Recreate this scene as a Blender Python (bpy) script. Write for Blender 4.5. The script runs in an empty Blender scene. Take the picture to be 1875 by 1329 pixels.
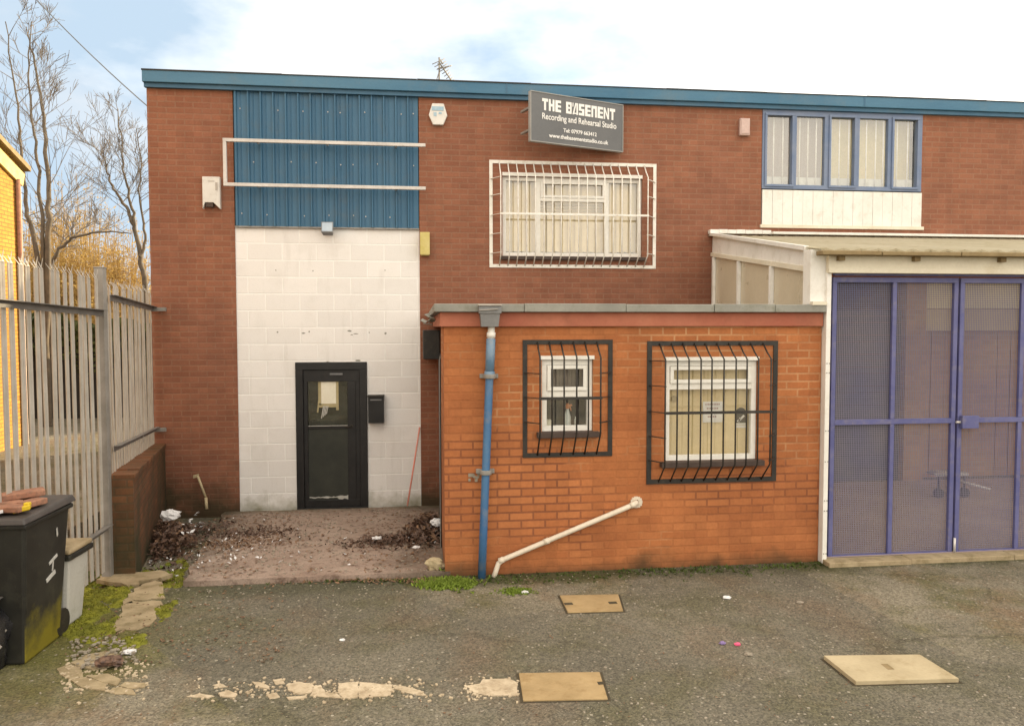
import bpy, bmesh, math, random
from math import sin, cos, pi, radians, sqrt
from mathutils import Vector, Matrix, noise as mnoise

scene = bpy.context.scene
col = scene.collection
rnd = random.Random(11)

# ------------------------------------------------------------------ camera
W, H, FPX = 1875.0, 1329.0, 1400.0
CAM = Vector((0.0, -10.6, 2.3))
YAW, PITCH, ROLL = radians(6.895), radians(-2.663), radians(-0.069)
_f = Vector((sin(YAW) * cos(PITCH), cos(YAW) * cos(PITCH), sin(PITCH)))
_r0 = Vector((cos(YAW), -sin(YAW), 0))
_u0 = _r0.cross(_f)
_r = _r0 * cos(ROLL) + _u0 * sin(ROLL)
_u = -_r0 * sin(ROLL) + _u0 * cos(ROLL)
cd = bpy.data.cameras.new('camera')
cam = bpy.data.objects.new('camera', cd)
col.objects.link(cam)
M = Matrix((( _r.x, _u.x, -_f.x, CAM.x), (_r.y, _u.y, -_f.y, CAM.y), (_r.z, _u.z, -_f.z, CAM.z), (0, 0, 0, 1)))
cam.matrix_world = M
cd.sensor_width = 36.0
cd.lens = FPX * 36.0 / W
cd.clip_start = 0.05
cd.clip_end = 2000
scene.camera = cam

def at(px, py, Y=None, Z=None, X=None, P=None, N=None):
    """survey helper: where the sight line of a photo point meets a real plane of the place"""
    d = _r * ((px - W / 2) / FPX) - _u * ((py - H / 2) / FPX) + _f
    if Y is not None: t = (Y - CAM.y) / d.y
    elif Z is not None: t = (Z - CAM.z) / d.z
    elif X is not None: t = (X - CAM.x) / d.x
    else: t = (P - CAM).dot(N) / d.dot(N)
    return CAM + d * t

# ------------------------------------------------------------------ sky and sun
SUN_AZ, SUN_EL = radians(57), radians(20)          # azimuth from +Y towards +X
EXPOSURE = 1.82
world = bpy.data.worlds.new('World')
scene.world = world
world.use_nodes = True
nt = world.node_tree
nt.nodes.clear()
wo = nt.nodes.new('ShaderNodeOutputWorld')
bg = nt.nodes.new('ShaderNodeBackground')
sky = nt.nodes.new('ShaderNodeTexSky')
sky.sky_type = 'NISHITA'
sky.sun_disc = False
sky.sun_elevation = SUN_EL
sky.sun_rotation = SUN_AZ
sky.air_density = 1.0
sky.dust_density = 0.8
sky.ozone_density = 1.0
bg.inputs['Strength'].default_value = 0.07
# clouds: broken white cover, with an unseen bright bank added behind the camera and overhead
tc = nt.nodes.new('ShaderNodeTexCoord')
mp = nt.nodes.new('ShaderNodeMapping'); mp.inputs['Scale'].default_value = (1.6, 1.6, 3.6)
nz = nt.nodes.new('ShaderNodeTexNoise'); nz.inputs['Scale'].default_value = 1.1
nz.inputs['Detail'].default_value = 7; nz.inputs['Roughness'].default_value = 0.55
nt.links.new(tc.outputs['Generated'], mp.inputs['Vector'])
nt.links.new(mp.outputs['Vector'], nz.inputs['Vector'])
dotn = nt.nodes.new('ShaderNodeVectorMath'); dotn.operation = 'DOT_PRODUCT'
dotn.inputs[1].default_value = (0.55, -0.70, 0.62)
nt.links.new(tc.outputs['Generated'], dotn.inputs[0])
ma = nt.nodes.new('ShaderNodeMath'); ma.operation = 'MULTIPLY_ADD'
ma.inputs[1].default_value = 0.62
nt.links.new(dotn.outputs['Value'], ma.inputs[0])
nt.links.new(nz.outputs['Fac'], ma.inputs[2])
cr = nt.nodes.new('ShaderNodeValToRGB')
cr.color_ramp.elements[0].position = 0.24; cr.color_ramp.elements[0].color = (0, 0, 0, 1)
cr.color_ramp.elements[1].position = 0.62; cr.color_ramp.elements[1].color = (1, 1, 1, 1)
nt.links.new(ma.outputs[0], cr.inputs['Fac'])
mx = nt.nodes.new('ShaderNodeMix'); mx.data_type = 'RGBA'
nt.links.new(cr.outputs['Color'], mx.inputs[0])
# a thin pale blue veil of high cloud away from the sun
dv = nt.nodes.new('ShaderNodeVectorMath'); dv.operation = 'DOT_PRODUCT'
dv.inputs[1].default_value = (-0.62, 0.78, 0.0)
nt.links.new(tc.outputs['Generated'], dv.inputs[0])
vr = nt.nodes.new('ShaderNodeMapRange'); vr.interpolation_type = 'SMOOTHSTEP'
vr.inputs['From Min'].default_value = 0.36; vr.inputs['From Max'].default_value = 0.80
vr.inputs['To Max'].default_value = 0.96
nt.links.new(dv.outputs['Value'], vr.inputs['Value'])
wz = nt.nodes.new('ShaderNodeTexNoise'); wz.inputs['Scale'].default_value = 2.6; wz.inputs['Detail'].default_value = 6
nt.links.new(mp.outputs['Vector'], wz.inputs['Vector'])
wr = nt.nodes.new('ShaderNodeValToRGB')
wr.color_ramp.elements[0].position = 0.44; wr.color_ramp.elements[0].color = (2.45, 3.1, 3.75, 1)
wr.color_ramp.elements[1].position = 0.66; wr.color_ramp.elements[1].color = (3.45, 3.68, 3.9, 1)
nt.links.new(wz.outputs['Fac'], wr.inputs['Fac'])
mv = nt.nodes.new('ShaderNodeMix'); mv.data_type = 'RGBA'
nt.links.new(vr.outputs['Result'], mv.inputs[0])
nt.links.new(sky.outputs['Color'], mv.inputs[6]); nt.links.new(wr.outputs['Color'], mv.inputs[7])
nt.links.new(mv.outputs[2], mx.inputs[6])
mx.inputs[7].default_value = (9.9, 9.0, 7.7, 1)
nt.links.new(mx.outputs[2], bg.inputs['Color'])
nt.links.new(bg.outputs['Background'], wo.inputs['Surface'])

sd = bpy.data.lights.new('sun', 'SUN')
sd.energy = 3.0
sd.angle = radians(0.5)
sd.color = (1.0, 0.80, 0.50)
so = bpy.data.objects.new('sun', sd)
col.objects.link(so)
sdir = Vector((sin(SUN_AZ) * cos(SUN_EL), cos(SUN_AZ) * cos(SUN_EL), sin(SUN_EL)))
so.rotation_euler = sdir.to_track_quat('Z', 'Y').to_euler()
so.location = (10, 10, 20)

scene.view_settings.view_transform = 'Standard'
scene.view_settings.look = 'None'
scene.view_settings.exposure = EXPOSURE
scene.view_settings.gamma = 1
scene.view_settings.use_curve_mapping = False
scene.cycles.max_bounces = 6
scene.cycles.transparent_max_bounces = 16

# ------------------------------------------------------------------ materials
def lin(r, g, b):
    def f(c):
        c /= 255.0
        return c / 12.92 if c <= 0.04045 else ((c + 0.055) / 1.055) ** 2.4
    return (f(r), f(g), f(b), 1)

class NB:
    def __init__(s, name):
        s.m = bpy.data.materials.new(name); s.m.use_nodes = True
        s.t = s.m.node_tree; s.t.nodes.clear()
        s.out = s.n('ShaderNodeOutputMaterial'); s.b = s.n('ShaderNodeBsdfPrincipled')
        s.t.links.new(s.b.outputs[0], s.out.inputs['Surface'])
        s.g = s.n('ShaderNodeNewGeometry')
    def n(s, k): return s.t.nodes.new(k)
    def l(s, a, b): s.t.links.new(a, b)
    def setin(s, sock, v):
        if hasattr(v, 'links'): s.l(v, sock)
        else: sock.default_value = v
    def noise(s, scale, detail=4, rough=0.55, vec=None, stretch=None):
        v = vec or s.g.outputs['Position']
        if stretch:
            mpn = s.n('ShaderNodeMapping'); mpn.inputs['Scale'].default_value = stretch
            s.l(v, mpn.inputs['Vector']); v = mpn.outputs['Vector']
        x = s.n('ShaderNodeTexNoise'); x.inputs['Scale'].default_value = scale
        x.inputs['Detail'].default_value = detail; x.inputs['Roughness'].default_value = rough
        s.l(v, x.inputs['Vector']); return x.outputs['Fac']
    def voro(s, scale, feature='F1'):
        x = s.n('ShaderNodeTexVoronoi'); x.feature = feature; x.inputs['Scale'].default_value = scale
        s.l(s.g.outputs['Position'], x.inputs['Vector']); return x
    def ramp(s, fac, p0, p1, c0=(0, 0, 0, 1), c1=(1, 1, 1, 1)):
        x = s.n('ShaderNodeValToRGB'); e = x.color_ramp.elements
        e[0].position = p0; e[0].color = c0; e[1].position = p1; e[1].color = c1
        s.l(fac, x.inputs['Fac']); return x.outputs['Color']
    def mix(s, fac, a, b, mode='MIX'):
        x = s.n('ShaderNodeMix'); x.data_type = 'RGBA'; x.blend_type = mode
        s.setin(x.inputs[0], fac); s.setin(x.inputs[6], a); s.setin(x.inputs[7], b)
        return x.outputs[2]
    def math(s, op, a, b=0.0, c=0.0):
        x = s.n('ShaderNodeMath'); x.operation = op
        s.setin(x.inputs[0], a); s.setin(x.inputs[1], b); s.setin(x.inputs[2], c); return x.outputs[0]
    def sep(s, v):
        x = s.n('ShaderNodeSeparateXYZ'); s.l(v, x.inputs[0]); return x.outputs
    def comb(s, x_, y_, z_=0.0):
        x = s.n('ShaderNodeCombineXYZ'); s.setin(x.inputs[0], x_); s.setin(x.inputs[1], y_); s.setin(x.inputs[2], z_)
        return x.outputs[0]
    def bump(s, h, strength=0.3, dist=0.01, normal=None):
        x = s.n('ShaderNodeBump'); x.inputs['Strength'].default_value = strength
        x.inputs['Distance'].default_value = dist; s.l(h, x.inputs['Height'])
        if normal: s.l(normal, x.inputs['Normal'])
        return x.outputs[0]
    def snap(s, v, w, h):
        p = s.sep(v)
        r = s.math('FLOOR', s.math('DIVIDE', p[1], h))
        off = s.math('MULTIPLY', s.math('FLOORED_MODULO', r, 2.0), .5)
        q = s.math('FLOOR', s.math('ADD', s.math('DIVIDE', p[0], w), off))
        return s.comb(s.math('MULTIPLY', q, 1.37), s.math('MULTIPLY', r, 1.91))
    def wallmap(s):
        p = s.sep(s.g.outputs['Position']); n = s.sep(s.g.outputs['True Normal'])
        side = s.math('GREATER_THAN', s.math('ABSOLUTE', n[0]), 0.6)
        up = s.math('GREATER_THAN', s.math('ABSOLUTE', n[2]), 0.6)
        u = s.math('ADD', s.math('MULTIPLY', p[0], s.math('SUBTRACT', 1.0, side)), s.math('MULTIPLY', p[1], side))
        v = s.math('ADD', s.math('MULTIPLY', p[2], s.math('SUBTRACT', 1.0, up)), s.math('MULTIPLY', p[1], up))
        return s.comb(u, v)
    def fin(s, colr, rough=0.8, normal=None, metal=0.0, spec=0.3):
        s.setin(s.b.inputs['Base Color'], colr); s.setin(s.b.inputs['Roughness'], rough)
        s.setin(s.b.inputs['Metallic'], metal)
        s.b.inputs['Specular IOR Level'].default_value = spec
        if normal: s.l(normal, s.b.inputs['Normal'])
        return s.m

def m_brick(name, c1, c2, mortar, dirt, w=0.225, h=0.075, ms=0.010, dark_mortar=None, moff=0.0, low_green=None):
    b = NB(name)
    v = b.wallmap()
    mpn = b.n('ShaderNodeMapping'); mpn.inputs['Location'].default_value = (moff, moff * .3, 0); b.l(v, mpn.inputs['Vector'])
    wob = b.noise(3.0, 2)
    br = b.n('ShaderNodeTexBrick'); br.offset = 0.5
    b.l(mpn.outputs[0], br.inputs['Vector'])
    for k, val in (('Color1', c1), ('Color2', c2), ('Scale', 1.0), ('Mortar Size', ms), ('Mortar Smooth', 0.25), ('Bias', -0.1), ('Brick Width', w), ('Row Height', h)):
        br.inputs[k].default_value = val
    if dark_mortar:
        near = tuple((p + q) / 2 * .92 for p, q in zip(c1[:3], c2[:3])) + (1,)
        zz = b.sep(b.g.outputs['Position'])[2]
        pale = b.ramp(b.math('ADD', b.noise(1.15, 4, .6), b.math('MULTIPLY', b.math('SUBTRACT', zz, 1.3), .07)), .47, .60)
        mcol = b.mix(pale, near, mortar)
        dk = b.ramp(b.math('SUBTRACT', b.noise(0.8, 3), b.math('MULTIPLY', b.math('ABSOLUTE', b.math('SUBTRACT', zz, .8)), .30)), .40, .50)
        mcol = b.mix(dk, mcol, dark_mortar)
        b.l(mcol, br.inputs['Mortar'])
    else:
        br.inputs['Mortar'].default_value = mortar
    c = br.outputs['Color']
    c = b.mix(b.math('MULTIPLY', b.ramp(b.noise(1.3, 6, 0.65), 0.42, 0.70), 0.5), c, dirt, 'MIX')
    c = b.mix(0.35, c, b.ramp(b.noise(38, 3, 0.7), 0.25, 0.75, (0.45, 0.45, 0.45, 1), (1, 1, 1, 1)), 'MULTIPLY')
    c = b.mix(0.30, c, b.ramp(b.noise(5, 4, 0.6, stretch=(1, 1, 0.25)), 0.3, 0.7, (0.62, 0.6, 0.6, 1), (1.15, 1.1, 1.05, 1)), 'MULTIPLY')
    if low_green:
        z = b.sep(b.g.outputs['Position'])[2]
        k = b.math('SUBTRACT', b.math('MULTIPLY', b.noise(2.2, 5), 1.1), b.math('MULTIPLY', z, low_green[1]))
        c = b.mix(b.ramp(k, 0.30, 0.62), c, low_green[0])
    c = b.mix(.5, c, b.ramp(b.noise(.55, 5, .6), .3, .7, (.72, .68, .68, 1), (1.18, 1.16, 1.12, 1)), 'MULTIPLY')
    c = b.mix(b.math('MULTIPLY', b.ramp(b.noise(1.7, 6, .7, stretch=(1.6, 1.6, .12)), .56, .74), .45), c, dirt)
    bid = b.noise(4.4, 0, .5, vec=b.snap(mpn.outputs[0], w, h))
    c = b.mix(.36, c, b.ramp(bid, .3, .7, (.78, .74, .72, 1), (1.2, 1.18, 1.15, 1)), 'MULTIPLY')
    hgt = b.math('ADD', b.math('MULTIPLY', br.outputs['Fac'], -1.0), b.math('MULTIPLY', b.noise(60, 4), 0.35))
    return b.fin(c, 0.88, b.bump(hgt, 0.55, 0.006))

def m_plain(name, c0, c1, rough=0.7, scale=3.0, fine=40.0, bump=0.15, metal=0.0, spec=0.35, dirt=None, dirtamt=0.5, stretch=None, lo=0.35, hi=0.65, dl=.52, dh=.72):
    b = NB(name)
    c = b.mix(b.ramp(b.noise(scale, 5, 0.6, stretch=stretch), lo, hi), c0, c1)
    if dirt:
        c = b.mix(b.math('MULTIPLY', b.ramp(b.noise(scale * 2.3, 6, 0.7), dl, dh), dirtamt), c, dirt)
    c = b.mix(0.22, c, b.ramp(b.noise(fine, 3, 0.7), 0.3, 0.7, (0.6, 0.6, 0.6, 1), (1, 1, 1, 1)), 'MULTIPLY')
    r = b.math('MULTIPLY_ADD', b.noise(scale * 3, 3), 0.25, rough - 0.12)
    return b.fin(c, r, b.bump(b.noise(fine, 4), bump, 0.004), metal, spec)

def m_block():
    b = NB('white_painted_block')
    v = b.wallmap()
    br = b.n('ShaderNodeTexBrick'); br.offset = 0.5
    mpn = b.n('ShaderNodeMapping'); mpn.inputs['Location'].default_value = (0.02, 0.17, 0); b.l(v, mpn.inputs['Vector'])
    b.l(mpn.outputs[0], br.inputs['Vector'])
    for k, val in (('Color1', (.70, .69, .68, 1)), ('Color2', (.76, .75, .74, 1)), ('Mortar', (.80, .80, .79, 1)), ('Scale', 1.0), ('Mortar Size', 0.011), ('Mortar Smooth', 0.5), ('Bias', 0), ('Brick Width', .45), ('Row Height', .225)):
        br.inputs[k].default_value = val
    c = br.outputs['Color']
    c = b.mix(b.math('MULTIPLY', b.ramp(b.noise(2.5, 6, .65), .5, .72), .22), c, (.50, .48, .44, 1))
    c = b.mix(b.math('MULTIPLY', b.ramp(b.noise(7, 5, .7, stretch=(1, 1, .15)), .56, .75), .25), c, (.45, .43, .40, 1))
    c = b.mix(b.math('MULTIPLY', b.ramp(b.noise(90, 2, .6), .62, .74), .3), c, (.40, .39, .37, 1))
    z = b.sep(b.g.outputs['Position'])[2]
    k = b.math('SUBTRACT', b.math('MULTIPLY', b.noise(3.5, 6, .7), 0.9), b.math('MULTIPLY', b.math('ADD', z, .2), 1.15))
    c = b.mix(b.ramp(k, 0.18, 0.62), c, (.20, .19, .11, 1))
    h = b.math('ADD', b.math('MULTIPLY', br.outputs['Fac'], -.8), b.math('MULTIPLY', b.noise(55, 5, .7), .6))
    return b.fin(c, .8, b.bump(h, .5, .006))

def m_asphalt():
    b = NB('worn_asphalt')
    base = b.mix(b.ramp(b.noise(0.55, 6, .6), .35, .65), (.135, .124, .094, 1), (.245, .222, .172, 1))
    base = b.mix(b.math('MULTIPLY', b.ramp(b.noise(1.4, 7, .68), .46, .64), .75), base, (.105, .10, .040, 1))   # mossy film
    base = b.mix(b.math('MULTIPLY', b.ramp(b.noise(0.9, 6, .7, stretch=(1.3, .8, 1)), .50, .66), .65), base, (.185, .122, .075, 1))  # silt
    base = b.mix(b.math('MULTIPLY', b.ramp(b.noise(3.3, 6, .7), .58, .74), .5), base, (.075, .070, .056, 1))
    pp = b.sep(b.g.outputs['Position'])
    inx = b.math('MULTIPLY', b.math('GREATER_THAN', pp[0], -2.2), b.math('LESS_THAN', pp[0], 14.0))
    damp = b.math('SUBTRACT', b.math('ADD', b.noise(2.4, 6, .7), .33), b.math('MULTIPLY', b.math('ABSOLUTE', b.math('ADD', pp[1], 3.62)), 1.25))
    base = b.mix(b.math('MULTIPLY', b.math('MULTIPLY', b.ramp(damp, .36, .62), inx), .85), base, (.052, .055, .022, 1))
    ux = b.math('DIVIDE', b.math('ADD', pp[0], 2.55), .95); uy = b.math('DIVIDE', b.math('ADD', pp[1], 4.5), 1.35)
    dist = b.math('SQRT', b.math('ADD', b.math('MULTIPLY', ux, ux), b.math('MULTIPLY', uy, uy)))
    mk = b.math('SUBTRACT', b.math('ADD', b.math('MULTIPLY', b.noise(2.6, 7, .72), 1.3), .55), dist)
    base = b.mix(b.math('MULTIPLY', b.ramp(mk, .1, .75), .8), base, (.115, .115, .026, 1))
    # older darker repair areas and hairline cracks
    vp = b.voro(.42); pt = b.ramp(b.sep(vp.outputs['Color'])[1], .60, .68)
    base = b.mix(b.math('MULTIPLY', pt, .45), base, (.11, .105, .088, 1))
    wv = b.n('ShaderNodeVectorMath'); wv.operation = 'MULTIPLY_ADD'
    nzv = b.n('ShaderNodeTexNoise'); nzv.inputs['Scale'].default_value = 2.2; nzv.inputs['Detail'].default_value = 5
    b.l(b.g.outputs['Position'], nzv.inputs['Vector']); b.l(nzv.outputs['Color'], wv.inputs[0]); wv.inputs[1].default_value = (.55, .55, 0); b.l(b.g.outputs['Position'], wv.inputs[2])
    ve = b.n('ShaderNodeTexVoronoi'); ve.feature = 'DISTANCE_TO_EDGE'; ve.inputs['Scale'].default_value = .55; b.l(wv.outputs[0], ve.inputs['Vector'])
    crack = b.math('MULTIPLY', b.math('LESS_THAN', ve.outputs['Distance'], .008), b.ramp(b.noise(.7, 3), .47, .56))
    base = b.mix(b.math('MULTIPLY', crack, .25), base, (.03, .026, .018, 1))
    vs = b.voro(85); chip = b.ramp(vs.outputs['Color'], .15, .95, (.5, .5, .5, 1), (1.55, 1.5, 1.42, 1))
    base = b.mix(.75, base, chip, 'MULTIPLY')
    vs2 = b.voro(34)
    pale = b.ramp(b.sep(vs2.outputs['Color'])[0], .93, .97)
    near = b.math('LESS_THAN', vs2.outputs['Distance'], .33)
    base = b.mix(b.math('MULTIPLY', pale, near), base, (.33, .30, .24, 1))
    base = b.mix(.5, base, b.ramp(b.noise(24, 4, .75), .3, .7, (.55, .55, .55, 1), (1.3, 1.3, 1.3, 1)), 'MULTIPLY')
    h = b.math('ADD', b.math('MULTIPLY', vs.outputs['Distance'], -.8), b.math('MULTIPLY', b.noise(12, 6, .7), 1.6))
    return b.fin(base, .9, b.bump(h, .75, .012), 0, .2)

def m_slab():
    b = NB('dirty_concrete_slab')
    c = b.mix(b.ramp(b.noise(1.2, 6, .6), .35, .65), (.28, .205, .165, 1), (.37, .29, .24, 1))
    p = b.sep(b.g.outputs['Position'])
    # dirt and algae that lie along both edges and against the wall
    e = b.math('ABSOLUTE', b.math('ADD', p[0], 1.15))
    k = b.math('ADD', b.math('MULTIPLY', e, .42), b.math('MULTIPLY', b.noise(1.8, 6, .7), .75))
    c = b.mix(b.ramp(k, .70, 1.08), c, (.085, .068, .048, 1))
    k2 = b.math('ADD', b.math('MULTIPLY', p[1], .55), b.math('MULTIPLY', b.noise(2.6, 6, .7), .9))
    c = b.mix(b.ramp(k2, .24, .62), c, (.085, .080, .045, 1))
    c = b.mix(b.math('MULTIPLY', b.ramp(b.noise(9, 6, .75), .52, .66), .75), c, (.11, .07, .055, 1))
    c = b.mix(.7, c, b.ramp(b.noise(55, 4, .8), .3, .7, (.5, .5, .5, 1), (1.25, 1.25, 1.25, 1)), 'MULTIPLY')
    return b.fin(c, .9, b.bump(b.noise(45, 6, .7), .5, .006), 0, .2)

def m_glass(name, refl=.16, tint=(.95, .95, .93, 1), dirt=.1, dirtcol=(.5, .5, .46, 1)):
    b = NB(name)
    tr = b.n('ShaderNodeBsdfTransparent'); tr.inputs[0].default_value = tint
    gl = b.n('ShaderNodeBsdfGlossy'); gl.inputs['Roughness'].default_value = .03
    df = b.n('ShaderNodeBsdfDiffuse'); df.inputs[0].default_value = dirtcol
    b.l(b.bump(b.noise(2.0, 2), .04, .05), gl.inputs['Normal'])
    m1 = b.n('ShaderNodeMixShader'); m1.inputs[0].default_value = refl
    b.l(tr.outputs[0], m1.inputs[1]); b.l(gl.outputs[0], m1.inputs[2])
    m2 = b.n('ShaderNodeMixShader')
    b.l(b.math('MULTIPLY', b.ramp(b.noise(6, 5, .7), .35, .75), dirt), m2.inputs[0])
    b.l(m1.outputs[0], m2.inputs[1]); b.l(df.outputs[0], m2.inputs[2])
    b.l(m2.outputs[0], b.out.inputs['Surface'])
    return b.m

MT = {}
MT['brick'] = m_brick('red_brown_brick', (.255, .106, .064, 1), (.295, .128, .077, 1), (.285, .152, .10, 1), (.235, .108, .074, 1), low_green=((.065, .045, .024, 1), .75))
MT['ext_brick'] = m_brick('orange_red_brick', (.39, .142, .052, 1), (.46, .180, .068, 1), (.50, .27, .135, 1), (.30, .105, .042, 1), dark_mortar=(.24, .09, .042, 1), moff=.08, low_green=((.10, .050, .022, 1), 1.6))
MT['low_brick'] = m_brick('weathered_wall_brick', (.16, .068, .032, 1), (.23, .095, .042, 1), (.14, .08, .045, 1), (.06, .046, .026, 1), low_green=((.045, .042, .020, 1), .28))
MT['yellow_brick'] = m_brick('yellow_stock_brick', (.50, .275, .050, 1), (.56, .32, .065, 1), (.28, .15, .05, 1), (.40, .20, .04, 1))
MT['block'] = m_block()
MT['asphalt'] = m_asphalt()
MT['slab'] = m_slab()
MT['blue_clad'] = m_plain('blue_coated_steel', (.035, .115, .205, 1), (.055, .145, .24, 1), .5, 1.1, 30, .05, dirt=(.09, .13, .16, 1), dirtamt=.5, stretch=(2, 1, .3))
MT['blue_fascia'] = m_plain('blue_fascia_steel', (.035, .13, .23, 1), (.07, .18, .28, 1), .45, .7, 30, .05, dirt=(.12, .17, .20, 1), dirtamt=.5, stretch=(.6, 1, 2))
MT['black_trim'] = m_plain('black_edge', (.012, .012, .012, 1), (.02, .02, .02, 1), .6)
MT['white_paint'] = m_plain('white_paint', (.78, .77, .74, 1), (.70, .69, .65, 1), .55, 2.5, 40, .08, dirt=(.45, .40, .32, 1), dirtamt=.4)
MT['cream_paint'] = m_plain('cream_board', (.70, .66, .54, 1), (.62, .57, .45, 1), .6, 1.7, 40, .08, dirt=(.48, .40, .25, 1), dirtamt=.35)
MT['upvc'] = m_plain('window_frame_white', (.80, .79, .75, 1), (.74, .73, .68, 1), .35, 3, 30, .03, dirt=(.5, .45, .35, 1), dirtamt=.3)
MT['white_metal'] = m_plain('white_grille_paint', (.80, .79, .75, 1), (.70, .68, .62, 1), .5, 6, 60, .08, dirt=(.38, .26, .16, 1), dirtamt=.45)
MT['alu'] = m_plain('dull_white_aluminium', (.62, .60, .58, 1), (.50, .48, .46, 1), .45, 5, 50, .05, dirt=(.3, .26, .22, 1), dirtamt=.4)
MT['black_metal'] = m_plain('black_painted_metal', (.018, .017, .016, 1), (.03, .027, .023, 1), .5, 6, 60, .12, dirt=(.08, .06, .045, 1), dirtamt=.45)
MT['black_paint'] = m_plain('black_door_paint', (.008, .008, .009, 1), (.016, .016, .017, 1), .4, 4, 50, .08, dirt=(.04, .035, .03, 1), dirtamt=.3)
MT['board_dark'] = m_plain('dark_green_board', (.020, .024, .020, 1), (.035, .038, .03, 1), .5, 3, 50, .05)
MT['galv'] = m_plain('galvanised_steel', (.36, .335, .30, 1), (.46, .43, .39, 1), .6, 4, 60, .06, .1, .35, dirt=(.32, .27, .2, 1), dirtamt=.4)
MT['galv_dark'] = m_plain('dull_galvanised_steel', (.20, .19, .175, 1), (.29, .275, .255, 1), .6, 4, 60, .1, .1, .35)
MT['rail_dark'] = m_plain('dark_rail_steel', (.13, .125, .12, 1), (.2, .19, .18, 1), .6, 5, 60, .1, .2, .4)  # darker steel tone for the fence rails
MT['grey_trim'] = m_plain('grey_roof_trim', (.20, .20, .18, 1), (.28, .28, .25, 1), .6, 2, 50, .1, dirt=(.12, .12, .07, 1), dirtamt=.6)
MT['band'] = m_plain('red_precast_band', (.33, .105, .065, 1), (.40, .15, .09, 1), .8, 1.5, 40, .12, dirt=(.22, .085, .05, 1), dirtamt=.5)
MT['blue_pipe'] = m_plain('blue_painted_pipe', (.035, .11, .26, 1), (.07, .17, .32, 1), .45, 3, 30, .06, dirt=(.2, .22, .24, 1), dirtamt=.7, stretch=(1, 1, .3))
MT['blue_pipe_faded'] = m_plain('faded_blue_pipe', (.16, .24, .33, 1), (.10, .19, .30, 1), .5, 5, 30, .06, dirt=(.3, .3, .3, 1), dirtamt=.5)
MT['grey_plastic'] = m_plain('grey_plastic', (.16, .165, .175, 1), (.22, .225, .23, 1), .5, 5, 40, .05)
MT['waste'] = m_plain('cream_plastic_pipe', (.60, .53, .43, 1), (.68, .61, .50, 1), .4, 5, 40, .04, dirt=(.4, .33, .25, 1), dirtamt=.3)
MT['gate_blue'] = m_plain('violet_blue_gate_paint', (.085, .092, .235, 1), (.125, .13, .28, 1), .5, 4, 40, .06, dirt=(.20, .18, .22, 1), dirtamt=.7)
MT['mesh_wire'] = m_plain('weathered_mesh_wire', (.155, .155, .255, 1), (.225, .205, .245, 1), .55, 1.2, 40, .05, 0, .4)
MT['win_blue'] = m_plain('slate_blue_window_paint', (.13, .185, .31, 1), (.19, .235, .34, 1), .5, 3, 40, .05)
MT['glass'] = m_glass('window_glass', .2)
MT['glass_bright'] = m_glass('dusty_window_glass', .24, (.95, .97, .95, 1), .14, (.62, .64, .58, 1))
MT['glass_door'] = m_glass('door_glass', .07, (.8, .85, .82, 1), .05)
MT['side_pane'] = m_plain('opal_side_pane', (.52, .47, .35, 1), (.60, .54, .41, 1), .3, 1.3, 30, .02)
MT['blind'] = m_plain('cream_blind', (.78, .66, .42, 1), (.70, .57, .34, 1), .8, 2.2, 50, .05, dirt=(.5, .36, .18, 1), dirtamt=.3)
MT['seam_glint_yellow'] = m_plain('yellow_seam_and_glint', (.62, .50, .22, 1), (.50, .42, .22, 1), .8, 1.5, 50, .05)  # yellow of the blind seams; also paints golden reflections behind the upper panes
MT['curtain'] = m_plain('grey_net_curtain', (.22, .18, .16, 1), (.32, .26, .23, 1), .9, 9, 50, .05, stretch=(1, 1, .05))
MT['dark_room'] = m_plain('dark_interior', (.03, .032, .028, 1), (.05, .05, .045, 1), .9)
MT['room'] = m_plain('interior_wall', (.35, .34, .27, 1), (.42, .40, .3, 1), .9)
MT['sign_face'] = m_plain('dark_grey_sign_face', (.11, .115, .123, 1), (.14, .145, .153, 1), .45, 1.2, 30, .02)
MT['sign_edge'] = m_plain('grey_sign_edge', (.26, .26, .25, 1), (.34, .34, .33, 1), .5)
MT['lettering'] = m_plain('white_lettering', (.82, .82, .81, 1), (.76, .76, .75, 1), .5, 8)
MT['paper'] = m_plain('white_paper', (.78, .76, .64, 1), (.74, .71, .58, 1), .85, 8)
MT['tape'] = m_plain('brown_tape', (.42, .36, .20, 1), (.34, .29, .16, 1), .4, 9)
MT['ink'] = m_plain('faded_ink', (.45, .33, .33, 1), (.4, .3, .3, 1), .8)
MT['poster_black'] = m_plain('black_print', (.03, .03, .03, 1), (.05, .05, .05, 1), .6)
MT['white_box'] = m_plain('white_alarm_plastic', (.70, .69, .66, 1), (.62, .61, .58, 1), .4, 5, 40, .03, dirt=(.35, .3, .24, 1), dirtamt=.4)
MT['alarm_blue'] = m_plain('faded_blue_print', (.25, .42, .55, 1), (.4, .52, .6, 1), .5, 12)
MT['yellow_box'] = m_plain('yellowed_plastic', (.50, .42, .12, 1), (.56, .48, .2, 1), .5, 5)
MT['pink_box'] = m_plain('pinkish_plastic', (.50, .36, .33, 1), (.55, .42, .38, 1), .5, 5)
MT['lamp_glass'] = m_plain('floodlight_glass', (.30, .38, .48, 1), (.4, .48, .56, 1), .15)
MT['pink_rod'] = m_plain('faded_red_rod', (.70, .24, .18, 1), (.62, .3, .24, 1), .5)
MT['bin_black'] = m_plain('black_bin_plastic', (.014, .014, .013, 1), (.024, .024, .021, 1), .5, 3, 60, .15, dirt=(.05, .05, .035, 1), dirtamt=.6)
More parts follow.
